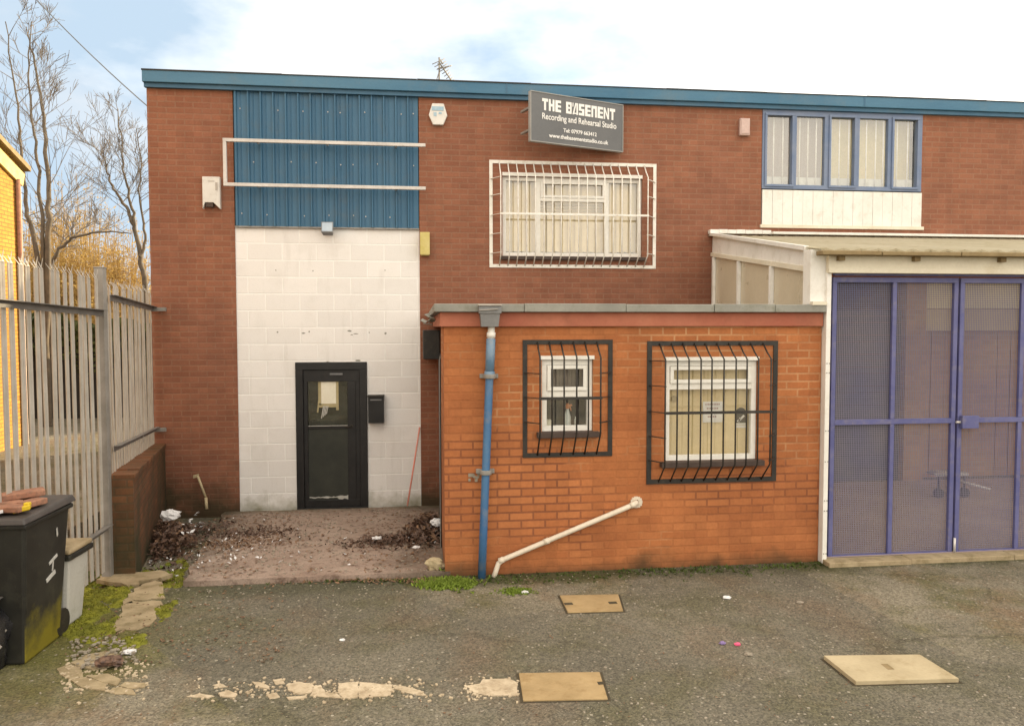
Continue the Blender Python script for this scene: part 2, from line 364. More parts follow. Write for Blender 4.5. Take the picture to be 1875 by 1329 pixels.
def m_bin():
    b = NB('mossy_bin_plastic')
    c = b.mix(b.ramp(b.noise(3, 5), .35, .65), (.014, .014, .013, 1), (.028, .028, .024, 1))
    c = b.mix(b.math('MULTIPLY', b.ramp(b.noise(7, 6, .7), .5, .7), .5), c, (.055, .055, .04, 1))
    z = b.sep(b.g.outputs['Position'])[2]; nx = b.sep(b.g.outputs['Normal'])[0]
    k = b.math('SUBTRACT', b.math('ADD', b.math('MULTIPLY', b.noise(5, 6, .7), .7), .22), z)
    k = b.math('MULTIPLY', b.ramp(k, .22, .48), b.math('GREATER_THAN', nx, .5))
    c = b.mix(b.math('MULTIPLY', k, .9), c, (.20, .17, .018, 1))
    return b.fin(c, .5, b.bump(b.noise(60, 4), .15, .004))
MT['bin_body'] = m_bin()
MT['bin_lid'] = m_plain('grey_bin_lid', (.05, .045, .045, 1), (.085, .075, .07, 1), .5, 4, 60, .1)
MT['bin_pale'] = m_plain('pale_grey_plastic', (.42, .42, .40, 1), (.5, .5, .47, 1), .5, 3, 50, .05, dirt=(.25, .24, .16, 1), dirtamt=.6, stretch=(1, 1, .3))
MT['bin_mark'] = m_plain('white_paint_mark', (.55, .55, .53, 1), (.38, .38, .36, 1), .6, 30)
MT['moss_film'] = m_plain('algae_stain', (.24, .23, .02, 1), (.10, .115, .015, 1), .9, 5)
MT['terracotta'] = m_plain('terracotta', (.30, .14, .09, 1), (.38, .20, .13, 1), .85, 9, 40, .4, dirt=(.16, .10, .075, 1), dirtamt=.8, dl=.44, dh=.66)
MT['yellow_plastic'] = m_plain('yellow_plastic', (.65, .48, .03, 1), (.6, .42, .02, 1), .4)
MT['bag'] = m_plain('black_bag_film', (.012, .012, .014, 1), (.03, .03, .032, 1), .25, 6, 30, .2, spec=.6)
MT['litter'] = m_plain('white_litter', (.72, .72, .73, 1), (.6, .6, .62, 1), .6, 15)
MT['sandy'] = m_plain('sandy_stone_cover', (.29, .205, .10, 1), (.40, .29, .15, 1), .9, 3, 45, .8, dirt=(.24, .155, .065, 1), dirtamt=.8)
MT['pale_cover'] = m_plain('pale_concrete_cover', (.37, .305, .19, 1), (.46, .385, .25, 1), .9, 2.5, 45, .5, dirt=(.27, .21, .11, 1), dirtamt=.7)
MT['pale_conc'] = m_plain('pale_broken_concrete', (.42, .34, .235, 1), (.54, .455, .33, 1), .9, 5, 40, .8, dirt=(.24, .18, .11, 1), dirtamt=.8, dl=.46, dh=.68)
MT['sand_conc'] = m_plain('sandy_concrete', (.30, .235, .145, 1), (.39, .315, .20, 1), .9, 3, 40, .7, dirt=(.16, .125, .06, 1), dirtamt=.75, dl=.44, dh=.68)
MT['sill_dark'] = m_plain('dark_sill_tile', (.05, .035, .03, 1), (.085, .06, .05, 1), .7)
MT['floor_conc'] = m_plain('porch_concrete', (.34, .26, .225, 1), (.42, .33, .28, 1), .85, 1.5, 50, .2)
MT['shutter'] = m_plain('dark_shutter', (.06, .065, .08, 1), (.085, .09, .10, 1), .6, 1.5)
MT['tan_box'] = m_plain('tan_shutter_box', (.42, .34, .20, 1), (.46, .38, .24, 1), .6)
MT['pale_panel'] = m_plain('pale_translucent_panel', (.72, .66, .42, 1), (.66, .6, .4, 1), .5)
MT['pillar'] = m_brick('porch_pillar_brick', (.34, .20, .11, 1), (.42, .25, .14, 1), (.36, .26, .17, 1), (.3, .18, .1, 1))
MT['bark'] = m_plain('dark_bark', (.095, .08, .062, 1), (.16, .13, .095, 1), .9, 6, 60, .3)
MT['twig'] = m_plain('grey_twig', (.14, .125, .115, 1), (.21, .18, .15, 1), .9, 4)
MT['gold_twig'] = m_plain('golden_twig', (.50, .34, .12, 1), (.38, .25, .09, 1), .9, 3)
MT['gold_leaf'] = m_plain('dry_golden_leaf', (.56, .40, .12, 1), (.42, .30, .10, 1), .9, 3)
MT['hedge'] = m_plain('dark_ivy_leaf', (.035, .05, .014, 1), (.09, .10, .025, 1), .7, 3)
MT['fence_board'] = m_plain('dark_stained_board', (.025, .023, .022, 1), (.04, .036, .034, 1), .85, 2)
MT['leaf_dark'] = m_plain('wet_dead_leaf', (.04, .022, .018, 1), (.17, .095, .06, 1), .6, 45, spec=.5)
MT['leaf_brown'] = m_plain('dry_dead_leaf', (.26, .155, .09, 1), (.09, .05, .03, 1), .8, 45)
MT['moss'] = m_plain('yellow_green_moss', (.22, .22, .03, 1), (.10, .105, .022, 1), .95, 7, 60, .6, spec=.1)
MT['weed'] = m_plain('weed_green', (.075, .105, .022, 1), (.045, .062, .018, 1), .7, 6, spec=.2)
MT['weed_bright'] = m_plain('bright_weed_green', (.18, .25, .035, 1), (.13, .18, .025, 1), .7, 6, spec=.2)
MT['soil'] = m_plain('damp_soil', (.045, .036, .022, 1), (.075, .06, .036, 1), .95, 5, 50, .6)
MT['roof_felt'] = m_plain('grey_roof_felt', (.14, .14, .13, 1), (.2, .2, .18, 1), .9)
MT['porch_roof'] = m_plain('weathered_roof_sheet', (.50, .46, .34, 1), (.42, .38, .27, 1), .6, 1.5, 40, .1, dirt=(.3, .26, .14, 1), dirtamt=.5)
_b = NB('translucent_roof_sheet')
_d = _b.n('ShaderNodeBsdfDiffuse'); _t = _b.n('ShaderNodeBsdfTranslucent'); _m = _b.n('ShaderNodeMixShader')
_c = _b.mix(_b.ramp(_b.noise(1.5, 5, .6), .35, .65), (.60, .55, .42, 1), (.52, .47, .34, 1))
_c = _b.mix(_b.math('MULTIPLY', _b.ramp(_b.noise(4, 6, .7), .52, .72), .5), _c, (.36, .31, .17, 1))
_b.l(_c, _d.inputs[0]); _b.l(_c, _t.inputs[0]); _m.inputs[0].default_value = .45
_b.l(_d.outputs[0], _m.inputs[1]); _b.l(_t.outputs[0], _m.inputs[2]); _b.l(_m.outputs[0], _b.out.inputs['Surface'])
MT['porch_roof'] = _b.m
MT['gutter_brown'] = m_plain('dirty_brown_edge', (.20, .145, .07, 1), (.28, .21, .11, 1), .8, 6, 40, .3)
MT['cable'] = m_plain('grey_cable', (.10, .115, .135, 1), (.13, .145, .165, 1), .6)
MT['bottle'] = m_plain('pale_bottle_plastic', (.60, .66, .64, 1), (.66, .7, .68, 1), .35)
MT['orange'] = m_plain('orange_plastic', (.60, .26, .12, 1), (.5, .2, .1, 1), .4)
MT['pink'] = m_plain('pink_wrapper', (.75, .10, .22, 1), (.7, .15, .25, 1), .4)
MT['purple'] = m_plain('purple_wrapper', (.22, .16, .35, 1), (.3, .22, .4, 1), .4)
MT['steel'] = m_plain('bare_steel', (.5, .48, .47, 1), (.6, .58, .56, 1), .4, 5, 40, .03, .3)
MT['stone'] = m_plain('stone_chip', (.34, .30, .24, 1), (.22, .19, .15, 1), .9, 20)

# ------------------------------------------------------------------ mesh helpers
class MB:
    def __init__(s): s.v = []; s.f = []; s.sm = []
    def add(s, vs, fs, smooth=False):
        o = len(s.v); s.v += [Vector(v) for v in vs]
        for f in fs: s.f.append([o + i for i in f]); s.sm.append(smooth)
        return s
    def box(s, x0, x1, y0, y1, z0, z1):
        x0, x1 = min(x0, x1), max(x0, x1); y0, y1 = min(y0, y1), max(y0, y1); z0, z1 = min(z0, z1), max(z0, z1)
        return s.add([(x0, y0, z0), (x1, y0, z0), (x1, y1, z0), (x0, y1, z0), (x0, y0, z1), (x1, y0, z1), (x1, y1, z1), (x0, y1, z1)],
                     [(0, 3, 2, 1), (4, 5, 6, 7), (0, 1, 5, 4), (1, 2, 6, 5), (2, 3, 7, 6), (3, 0, 4, 7)])
    def obox(s, c, ax, ay, az):
        """box about centre c with half-axis vectors"""
        c = Vector(c); ax = Vector(ax); ay = Vector(ay); az = Vector(az)
        vs = [c + ax * i + ay * j + az * k for k in (-1, 1) for (i, j) in ((-1, -1), (1, -1), (1, 1), (-1, 1))]
        return s.add(vs, [(0, 3, 2, 1), (4, 5, 6, 7), (0, 1, 5, 4), (1, 2, 6, 5), (2, 3, 7, 6), (3, 0, 4, 7)])
    def bar(s, a, b, w, d, up=(0, 0, 1)):
        """rectangular bar a->b, width w along (dir x up), depth d along the other"""
        a = Vector(a); b = Vector(b); t = (b - a); L = t.length; t.normalize(); up = Vector(up)
        if abs(t.dot(up)) > .98: up = Vector((0, 1, 0))
        p = t.cross(up).normalized(); q = p.cross(t).normalized()
        return s.obox((a + b) / 2, t * (L / 2), p * (w / 2), q * (d / 2))
    def tube(s, pts, r, n=8, caps=True, smooth=True):
        pts = [Vector(p) for p in pts]
        rs = r if isinstance(r, (list, tuple)) else [r] * len(pts)
        o = len(s.v); prev = None
        for i, p in enumerate(pts):
            t = (pts[min(i + 1, len(pts) - 1)] - pts[max(i - 1, 0)]).normalized()
            if prev is None:
                ref = Vector((0, 0, 1)) if abs(t.z) < .9 else Vector((1, 0, 0))
                a = t.cross(ref).normalized()
            else:
                a = (prev - t * prev.dot(t))
                a = a.normalized() if a.length > 1e-6 else t.orthogonal().normalized()
            prev = a; b = t.cross(a)
            for k in range(n):
                an = 2 * pi * k / n
                s.v.append(p + (a * cos(an) + b * sin(an)) * rs[i])
        for i in range(len(pts) - 1):
            for k in range(n):
                k2 = (k + 1) % n
                s.f.append([o + i * n + k, o + i * n + k2, o + (i + 1) * n + k2, o + (i + 1) * n + k]); s.sm.append(smooth)
        if caps:
            s.f.append([o + k for k in range(n)][::-1]); s.sm.append(False)
            e = o + (len(pts) - 1) * n
            s.f.append([e + k for k in range(n)]); s.sm.append(False)
        return s
    def prism(s, poly, d):
        """closed polygon (3d, planar) pushed along vector d"""
        poly = [Vector(p) for p in poly]; d = Vector(d); n = len(poly)
        nrm = Vector((0, 0, 0))
        for i in range(n): nrm += poly[i].cross(poly[(i + 1) % n])
        if nrm.dot(d) > 0: poly = poly[::-1]
        vs = poly + [p + d for p in poly]
        fs = [list(range(n)), list(range(2 * n - 1, n - 1, -1))]
        for i in range(n):
            j = (i + 1) % n
            fs.append([j, i, n + i, n + j])
        return s.add(vs, fs)
    def quad(s, a, b, c, d): return s.add([a, b, c, d], [(0, 1, 2, 3)])

def children(o): return [c for c in bpy.data.objects if c.parent == o]

def build(name, mb, mat, parent=None, bevel=0.0, matrix=None):
    me = bpy.data.meshes.new(name)
    me.from_pydata([tuple(v) for v in mb.v], [], mb.f)
    me.polygons.foreach_set('use_smooth', mb.sm)
    me.materials.append(MT[mat] if isinstance(mat, str) else mat)
    me.update()
    o = bpy.data.objects.new(name, me)
    col.objects.link(o)
    if parent is not None:
        o.parent = parent
        if matrix is None:                       # geometry is given in world space
            wm = world_of(parent)
            if wm != Matrix.Identity(4): me.transform(wm.inverted())
    if matrix is not None and parent is None: o.matrix_basis = matrix
    if bevel:
        bm = o.modifiers.new('bevel', 'BEVEL'); bm.width = bevel; bm.segments = 2; bm.limit_method = 'ANGLE'
    return o

def world_of(o):
    m = o.matrix_basis.copy()
    while o.parent is not None:
        o = o.parent; m = o.matrix_basis @ m
    return m

def tag(o, label=None, cat=None, group=None, kind=None):
    if label: o['label'] = label
    if cat: o['category'] = cat
    if group: o['group'] = group
    if kind: o['kind'] = kind
    return o

def thing(name, loc, label, cat, group=None, rz=0.0):
    o = bpy.data.objects.new(name, None)
    o.empty_display_size = .1
    col.objects.link(o)
    o.location = loc; o.rotation_euler = (0, 0, rz)
    return tag(o, label, cat, group)

def one(name, mb, mat, label, cat, group=None, bevel=0.0):
    return tag(build(name, mb, mat, None, bevel), label, cat, group)

def holed_wall(mb, x0, x1, z0, z1, y, holes, depth=.12, thick=.25):
    """front sheet at y with rectangular openings; reveals run back by depth"""
    xs = sorted({x0, x1, *[h[0] for h in holes], *[h[1] for h in holes]})
    zs = sorted({z0, z1, *[h[2] for h in holes], *[h[3] for h in holes]})
    for i in range(len(xs) - 1):
        for j in range(len(zs) - 1):
            cx, cz = (xs[i] + xs[i + 1]) / 2, (zs[j] + zs[j + 1]) / 2
            if any(h[0] < cx < h[1] and h[2] < cz < h[3] for h in holes): continue
            mb.quad((xs[i], y, zs[j]), (xs[i + 1], y, zs[j]), (xs[i + 1], y, zs[j + 1]), (xs[i], y, zs[j + 1]))
    for h in holes:
        a, b, c, d = h[:4]; dd = h[4] if len(h) > 4 else depth
        mb.quad((a, y, c), (a, y, d), (a, y + dd, d), (a, y + dd, c))
        mb.quad((b, y, d), (b, y, c), (b, y + dd, c), (b, y + dd, d))
        mb.quad((a, y, d), (b, y, d), (b, y + dd, d), (a, y + dd, d))
        mb.quad((b, y, c), (a, y, c), (a, y + dd, c), (b, y + dd, c))

def rect_at(px0, py0, px1, py1, Y):
    a = at(px0, (py0 + py1) / 2, Y=Y); b = at(px1, (py0 + py1) / 2, Y=Y)
    t = at((px0 + px1) / 2, py0, Y=Y); u = at((px0 + px1) / 2, py1, Y=Y)
    return a.x, b.x, u.z, t.z

def ring(mb, x0, x1, z0, z1, y0, y1, w, wt=None, wb=None):
    """rectangular frame: stiles between rails"""
    wt = wt or w; wb = wb or w
    mb.box(x0, x1, y0, y1, z1 - wt, z1); mb.box(x0, x1, y0, y1, z0, z0 + wb)
    mb.box(x0, x0 + w, y0, y1, z0 + wb, z1 - wt); mb.box(x1 - w, x1, y0, y1, z0 + wb, z1 - wt)

# ------------------------------------------------------------------ ground
XL, XE0, XE1 = -3.505, .22, 3.87           # building left edge, extension left and right edge
YE = -3.6                                  # extension front
def ground_z(x, y):
    if -3.95 < x < .4 and y > -3.55:
        return -.05 - .20 * min(1, (y + 3.55) / 3.55)
    return 0.0
gx = [-400, -150, -60, -30, -18, -12, -8, -6, -5, -4, -3.949, -3.5, -3, -2.5, -2, -1.5, -1, -.5, 0, .399, .401, 1, 2, 3, 4, 5, 7, 10, 16, 30, 60, 150, 400]
gy = [-60, -30, -20, -14, -11, -9, -8, -7, -6, -5.4, -4.8, -4.2, -3.9, -3.6, -3.56, -3.549, -3, -2.4, -1.8, -1.2, -.6, 0, .3, 1, 3, 6, 10, 20, 40, 100, 400]
mb = MB()
for y in gy:
    for x in gx: mb.v.append(Vector((x, y, ground_z(x, min(y, .0)))))
nx = len(gx)
for j in range(len(gy) - 1):
    for i in range(nx - 1):
        mb.f.append([j * nx + i, j * nx + i + 1, (j + 1) * nx + i + 1, (j + 1) * nx + i]); mb.sm.append(False)
tag(build('ground', mb, 'asphalt'), kind='structure')

# entrance slab: a concrete path running from its lip down to the door
mb = MB()
A, B_ = at(342, 1057, Z=.05), at(818, 1056, Z=.05)
yl = -3.60
n = 14
rows = []
for k in range(n + 1):
    t = k / n
    y = yl + (0.0 - yl) * t
    z = .05 + (-.175 - .05) * t
    xa = A.x + (-2.62 - A.x) * t + (.03 * sin(k * 2.3) if 0 < k < n else 0)
    rows.append((xa, XE0 + .05, y, z))
top = []
for (xa, xb, y, z) in rows:
    for q in range(9):
        xx = xa + (xb - xa) * q / 8
        jit = .012 * mnoise.noise(Vector((xx * 4, y * 3, 1))) 
        mb.v.append(Vector((xx, y + (jit * 1.5 if y == yl else 0), z + jit)))
for k in range(n):
    for q in range(8):
        mb.f.append([k * 9 + q, k * 9 + q + 1, (k + 1) * 9 + q + 1, (k + 1) * 9 + q]); mb.sm.append(False)
o0 = len(mb.v)
for q in range(9): mb.v.append(mb.v[q] - Vector((0, 0, .2)))
for q in range(8): mb.f.append([o0 + q, o0 + q + 1, q + 1, q]); mb.sm.append(False)
o1 = len(mb.v)
for k in range(n + 1): mb.v.append(mb.v[k * 9] - Vector((0, 0, .25)))
for k in range(n): mb.f.append([o1 + k, k * 9, (k + 1) * 9, o1 + k + 1][::-1]); mb.sm.append(False)
tag(build('path', mb, 'slab'), kind='structure')

# ------------------------------------------------------------------ main building
bld = thing('brick_building', (3, 0, 0), 'long two storey red brick industrial building with blue roof edge and white painted entrance bay', 'building')
ZB = at(300, 160, Y=0).z                     # brick top
ZT = at(300, 129, Y=-.1).z                   # fascia top
ZG = -.45
wx0, wx1, wz0, wz1 = rect_at(920, 325, 1176, 470, 0)          # upper window
rx0, rx1, rz0, rz1 = rect_at(1395, 205, 1688, 349, 0)         # upper right window
px0, px1, pz0, pz1 = rect_at(1394, 350, 1688, 417, 0)
bx0 = at(430, 420, Y=0).x; bx1 = at(768, 420, Y=0).x          # entrance bay
zc = at(600, 416, Y=0).z                                       # bottom of cladding
dx0, dx1, dz0, dz1 = rect_at(542, 663, 673, 928, 0)
dz0 = -.19
gx0, gx1 = at(1512, 700, Y=0).x, 11.0                          # ground floor opening inside the porch
XR = 26.0
mb = MB()
holed_wall(mb, XL, XR, ZG, ZB, 0, [(bx0, bx1, ZG, ZB, .03), (wx0, wx1, wz0, wz1, .1), (rx0, rx1, pz0, ZB, .03), (gx0, 14.0, ZG, 2.98, .3)])
mb.quad((XL, 6, ZG), (XL, 0, ZG), (XL, 0, ZB), (XL, 6, ZB))
mb.quad((XR, 0, ZG), (XR, 6, ZG), (XR, 6, ZB), (XR, 0, ZB))
mb.quad((XR, 6, ZG), (XL, 6, ZG), (XL, 6, ZB), (XR, 6, ZB))
build('wall', mb, 'brick', bld)
# fascia: folded steel, several lengths
f = MB(); f.box(XL - .022, XR, -.10, .35, ZB + .035, ZT)
fas = build('fascia', f, 'blue_fascia', bld, .006)
f = MB(); f.box(XL - .012, XR, -.06, -.001, ZB - .02, ZB + .034)
build('soffit_strip', f, 'blue_clad', fas)
f = MB()
x = XL - .026
while x < XR:
    L = rnd.uniform(1.4, 2.2); f.box(x, min(x + L - .003, XR), -.108, .1, ZT - .006, ZT + rnd.choice((.008, .012))); x += L
build('top_trim', f, 'black_trim', fas)
f = MB()
for x in (1.2, 6.4, 11.5):
    f = MB(); f.box(x - .012, x + .012, -.104, -.1, ZB + .05, ZT - .01); build('joint_cover', f, 'blue_clad', fas)
f = MB(); f.box(XL, XR, .351, 6.0, ZT - .22, ZT - .1); build('roof', f, 'roof_felt', bld)

# blue profiled cladding panel (box profile with upstanding ribs)
def cladding(x0, x1, z0, z1, yb, pitch, rise, mat, name, parent):
    pts = [(x0, yb)]
    x = x0
    k = int(round((x1 - x0) / pitch)); p = (x1 - x0) / k
    for i in range(k):
        a = x0 + i * p
        pts += [(a + p * .04, yb), (a + p * .10, yb - rise), (a + p * .22, yb - rise), (a + p * .28, yb),
                (a + p * .50, yb), (a + p * .53, yb - rise * .25), (a + p * .57, yb - rise * .25), (a + p * .60, yb)]
    pts.append((x1, yb))
    m = MB()
    for i in range(len(pts) - 1):
        a, b = pts[i], pts[i + 1]
        m.quad((a[0], a[1], z0), (b[0], b[1], z0), (b[0], b[1], z1), (a[0], a[1], z1))
        m.quad((a[0], a[1], z0), (a[0], yb + .02, z0), (b[0], yb + .02, z0), (b[0], b[1], z0))
    return build(name, m, mat, parent)
cl = cladding(bx0 + .01, bx1 - .01, zc, ZB - .001, .004, .165, .035, 'blue_clad', 'cladding_panel', bld)
for row, zz in enumerate((at(600, 205, Y=0).z, at(600, 300, Y=0).z, at(600, 395, Y=0).z)):
    for i in range(15):
        if (i * 7 + row * 3) % 5 < 2 or i % 7 == row:
            xx = bx0 + .095 + i * .162; zz2 = zz + rnd.uniform(-.012, .012)
            fx = MB(); fx.tube([(xx, .002, zz2), (xx, -.010, zz2)], .0085, 6); build('fixing_screw', fx, 'alu', cl)
f = MB(); f.box(bx0 + .005, bx1 - .005, -.02, .03, zc - .022, zc - .002)
build('drip_trim', f, 'galv_dark', cl)
# white block wall with the doorway
mb = MB()
holed_wall(mb, bx0, bx1, ZG, zc - .024, .018, [(dx0, dx1, ZG, dz1, .12)])
blk = build('block_wall', mb, 'block', bld)
for px_, py_, w, h in ((508, 608, 5, 5), (556, 610, 9, 3), (566, 607, 4, 4), (640, 606, 10, 4), (652, 611, 12, 3), (644, 613, 8, 2), (676, 609, 3, 3), (706, 610, 5, 6), (505, 495, 3, 3), (573, 496, 3, 3), (705, 495, 3, 3), (655, 660, 14, 3), (600, 662, 8, 2)):
    a_, b_, c_, d_ = rect_at(px_ - w / 2, py_ - h / 2, px_ + w / 2, py_ + h / 2, .018)
    n_ = 7; cx, cz = (a_ + b_) / 2, (c_ + d_) / 2
    m = MB(); m.prism([(cx + (b_ - a_) / 2 * cos(2 * pi * k / n_) * rnd.uniform(.5, 1), .0175, cz + (d_ - c_) / 2 * sin(2 * pi * k / n_) * rnd.uniform(.5, 1)) for k in range(n_)], (0, -.0012, 0)); build('scuff_mark', m, 'grey_trim', blk)
# black door
dr = MB()
ring(dr, dx0 + .002, dx1 - .002, dz0, dz1 - .002, -.012, .10, .10, .10, .03)
dx_m = at(637, 800, Y=.03).x
dfr = build('door_frame', dr, 'black_paint', bld, .004)
d0x, d1x = at(563, 800, Y=.03).x, dx_m
dl = MB()
zt0, zt1 = at(600, 782, Y=.03).z, at(600, 690, Y=.03).z
ring(dl, dx0 + .103, dx1 - .103, dz0 + .031, dz1 - .104, .02, .065, .055, .16, .10)
dl.box(d1x, dx1 - .158, .02, .065, dz0 + .131, dz1 - .264)
dl.box(dx0 + .158, d1x, .02, .065, zt0 - .02, zt0 + .02)
door = build('door', dl, 'black_paint', bld, .003)
gp = MB(); gp.box(dx0 + .158, d1x, .045, .051, zt0 + .02, dz1 - .264); build('pane', gp, 'glass_door', door)
gp = MB(); gp.box(dx0 + .158, d1x, .034, .05, dz0 + .131, zt0 - .02); build('lower_panel', gp, 'board_dark', door)
gp = MB(); gp.box(dx0 + .16, d1x - .002, .015, .0198, zt0 + .018, zt0 + .026); build('bead', gp, 'bin_pale', door)
up, dn = [], []
for k in range(22):
    t = k / 21; xx = dx0 + .165 + (d1x - .17 - dx0) * t; w = .004 + .012 * rnd.random() + (.03 * rnd.random() if t > .72 else 0)
    up.append((xx, .0335, dz0 + .17 + rnd.uniform(-.006, .008) + w * .3)); dn.append((xx, .0335, dz0 + .165 - w))
gp = MB(); gp.prism(up + dn[::-1], (0, -.0012, 0)); build('scraped_paint', gp, 'bin_pale', door)
gp = MB(); gp.box(d1x - .23, d1x - .06, .004, .02, dz1 - .175, dz1 - .15); build('door_closer', gp, 'grey_plastic', door)
gp = MB(); gp.tube([(d1x + .05, .02, .95), (d1x + .05, -.03, .95), (d1x - .03, -.035, .95)], .011, 8); gp.tube([(d1x + .05, .022, .95), (d1x + .05, .01, .95)], .028, 12)
build('handle', gp, 'black_metal', door)
gp = MB(); gp.box(dx0 - .01, dx1 + .02, -.10, .015, dz0 - .05, dz0 + .004); build('threshold', gp, 'slab', bld)
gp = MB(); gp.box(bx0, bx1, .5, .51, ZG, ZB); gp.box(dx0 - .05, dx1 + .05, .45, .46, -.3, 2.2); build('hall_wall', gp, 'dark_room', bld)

# upper window with white frame and vertical blinds
def window(parent, x0, x1, z0, z1, y, fw, mat, mull=(), trans=(), depth=.05, glass='glass', name='window'):
    m = MB(); ring(m, x0, x1, z0, z1, y, y + depth, fw)
    for a in mull: m.box(a - fw * .55, a + fw * .55, y + .002, y + depth - .002, z0 + fw, z1 - fw)
    for (a, b, z, w) in trans: m.box(a, b, y + .004, y + depth - .004, z - w / 2, z + w / 2)
    w = build(name, m, mat, parent, .003)
    g = MB(); g.quad((x0 + fw * .6, y + depth * .6, z0 + fw * .6), (x1 - fw * .6, y + depth * .6, z0 + fw * .6), (x1 - fw * .6, y + depth * .6, z1 - fw * .6), (x0 + fw * .6, y + depth * .6, z1 - fw * .6))
    build('pane', g, glass, w)
    return w
def slats(x0, x1, z0, z1, y, pitch, ang=.5, jit=.0):
    m = MB(); x = x0
    while x < x1:
        a = ang + rnd.uniform(-jit, jit); w = pitch * .62
        dx, dy = cos(a) * w, sin(a) * w
        c = x + pitch / 2
        m.quad((c - dx, y - dy, z0 + rnd.uniform(0, .02)), (c + dx, y + dy, z0), (c + dx, y + dy, z1), (c - dx, y - dy, z1)); x += pitch
    return m
mA, mB_ = at(985, 400, Y=.08).x, at(1110, 400, Y=.08).x
zv = at(1050, 367, Y=.08).z
uw = window(bld, wx0, wx1, wz0, wz1, .05, .055, 'upvc', (mA, mB_), [(mA + .03, mB_ - .03, zv, .05)])
m = MB(); ring(m, mA + .03, mB_ - .03, zv + .025, wz1 - .056, .042, .06, .035); build('vent_sash', m, 'upvc', uw, .003)
build('blind', slats(wx0 + .06, wx1 - .06, wz0 + .07, wz1 - .05, .16, .1, .28, .05), 'blind', uw)
m = MB()
for zz in (zv - .07, zv - .11, zv - .15): m.box(mA + .05, mB_ - .05, .13, .135, zz, zz + .018)
build('shelf_edge', m, 'tan_box', uw)
m = MB(); m.box(wx0 - .04, wx1 + .04, -.055, .06, wz0 - .05, wz0 - .002); build('sill', m, 'sill_dark', uw, .004)
m = MB(); m.box(wx0, wx1, -.004, .05, wz1 + .002, wz1 + .05); build('head_trim', m, 'upvc', uw)
m = MB(); m.box(wx0 - .5, wx1 + .5, .8, .82, wz0 - .6, wz1 + .5); build('room_wall', m, 'room', bld)

# upper right window band, blue frames, five lights, with white bars behind
panes = [(1403, 1449), (1458, 1509), (1520, 1563), (1573, 1625), (1635, 1678)]
rw = MB()
zt_, zb_ = at(1540, 216, Y=.0).z, at(1540, 341, Y=.0).z
edges = [rx0 + .004]
for a, b in panes: edges += [at(a, 280, Y=0).x, at(b, 280, Y=0).x]
edges.append(rx1 - .004)
rw.box(rx0 + .004, rx1 - .004, -.012, .06, zt_, ZB - .022)
rw.box(rx0 + .004, rx1 - .004, -.012, .06, rz0 + .003, zb_)
for i in range(0, len(edges), 2): rw.box(edges[i], edges[i + 1], -.010, .058, zb_, zt_)
rwo = build('window', rw, 'win_blue', bld, .003)
for i, (a, b) in enumerate(panes):
    xa, xb = edges[1 + 2 * i], edges[2 + 2 * i]
    if i in (0, 2, 4):
        c = MB(); ring(c, xa - .03, xb + .03, zb_ - .03, zt_ + .03, -.03, -.0125, .032); build('casement', c, 'win_blue', rwo, .004)
    g = MB(); g.quad((xa, .03, zb_), (xb, .03, zb_), (xb, .03, zt_), (xa, .03, zt_)); build('pane', g, 'glass_bright', rwo)
    r = MB()
    for q in ((.38, .75), (.2, .5, .8), (.15, .5, .9), (.35, .68, .95), (.3, .75))[i]:
        xx = xa + (xb - xa) * q; r.tube([(xx, .075, zb_ - .02), (xx, .075, zt_ + .02)], .009, 6)
    build('inner_bar', r, 'white_metal', rwo)
    k = MB(); k.quad((xa - .05, .16 + i * .02, zb_ - .05), (xb + .05, .16 + i * .02, zb_ - .05), (xb + .05, .16 + i * .02, zt_ + .05), (xa - .05, .16 + i * .02, zt_ + .05))
    build('blind', k, ('curtain', 'curtain', 'seam_glint_yellow', 'seam_glint_yellow', 'seam_glint_yellow')[i], rwo)  # backing sheets: the panes' grey and golden reflections are put into their colour
    k = MB(); k.box(xa, xb, .09, .14, zb_, zb_ + .13); build('ledge', k, 'bin_pale', rwo)
w_ = MB()
nb = 16
for i in range(nb):
    a = px0 + .01 + (px1 - px0 - .02) * i / nb; b = px0 + .01 + (px1 - px0 - .02) * (i + 1) / nb
    w_.box(a + .002, b - .002, -.006 - .002 * (i % 2), .03, pz0 + .03, pz1 - .004)
build('spandrel_panel', w_, 'white_paint', bld)
w_ = MB(); w_.box(px0 - .02, px1 + .02, -.03, .03, pz0 - .02, pz0 + .028); build('flashing', w_, 'cream_paint', bld, .003)

# ground floor behind the porch: shutter, pillar, recess
sh = MB(); z = -.1
sx1 = at(1655, 700, Y=0).x
while z < 2.5:
    sh.box(gx0, sx1, .10, .13, z, z + .09); z += .095
build('shutter', sh, 'shutter', bld)
m = MB(); m.box(sx1, at(1692, 700, Y=0).x, -.02, .28, -.2, 2.979); build('pillar', m, 'pillar', bld)
sx2 = at(1692, 700, Y=0).x
m = MB(); m.box(sx2, 14, .02, .25, at(1800, 606, Y=0).z, at(1800, 566, Y=0).z); build('shutter_box', m, 'tan_box', bld, .01)
m = MB(); m.box(sx2, 14, .10, .14, at(1800, 565, Y=0).z, 2.978); build('light_panel', m, 'pale_panel', bld)
m = MB()
x = sx2
while x < 14: m.box(x, x + .21, .16, .19, -.2, at(1800, 607, Y=0).z); x += .22
build('loading_door', m, 'pillar', bld)

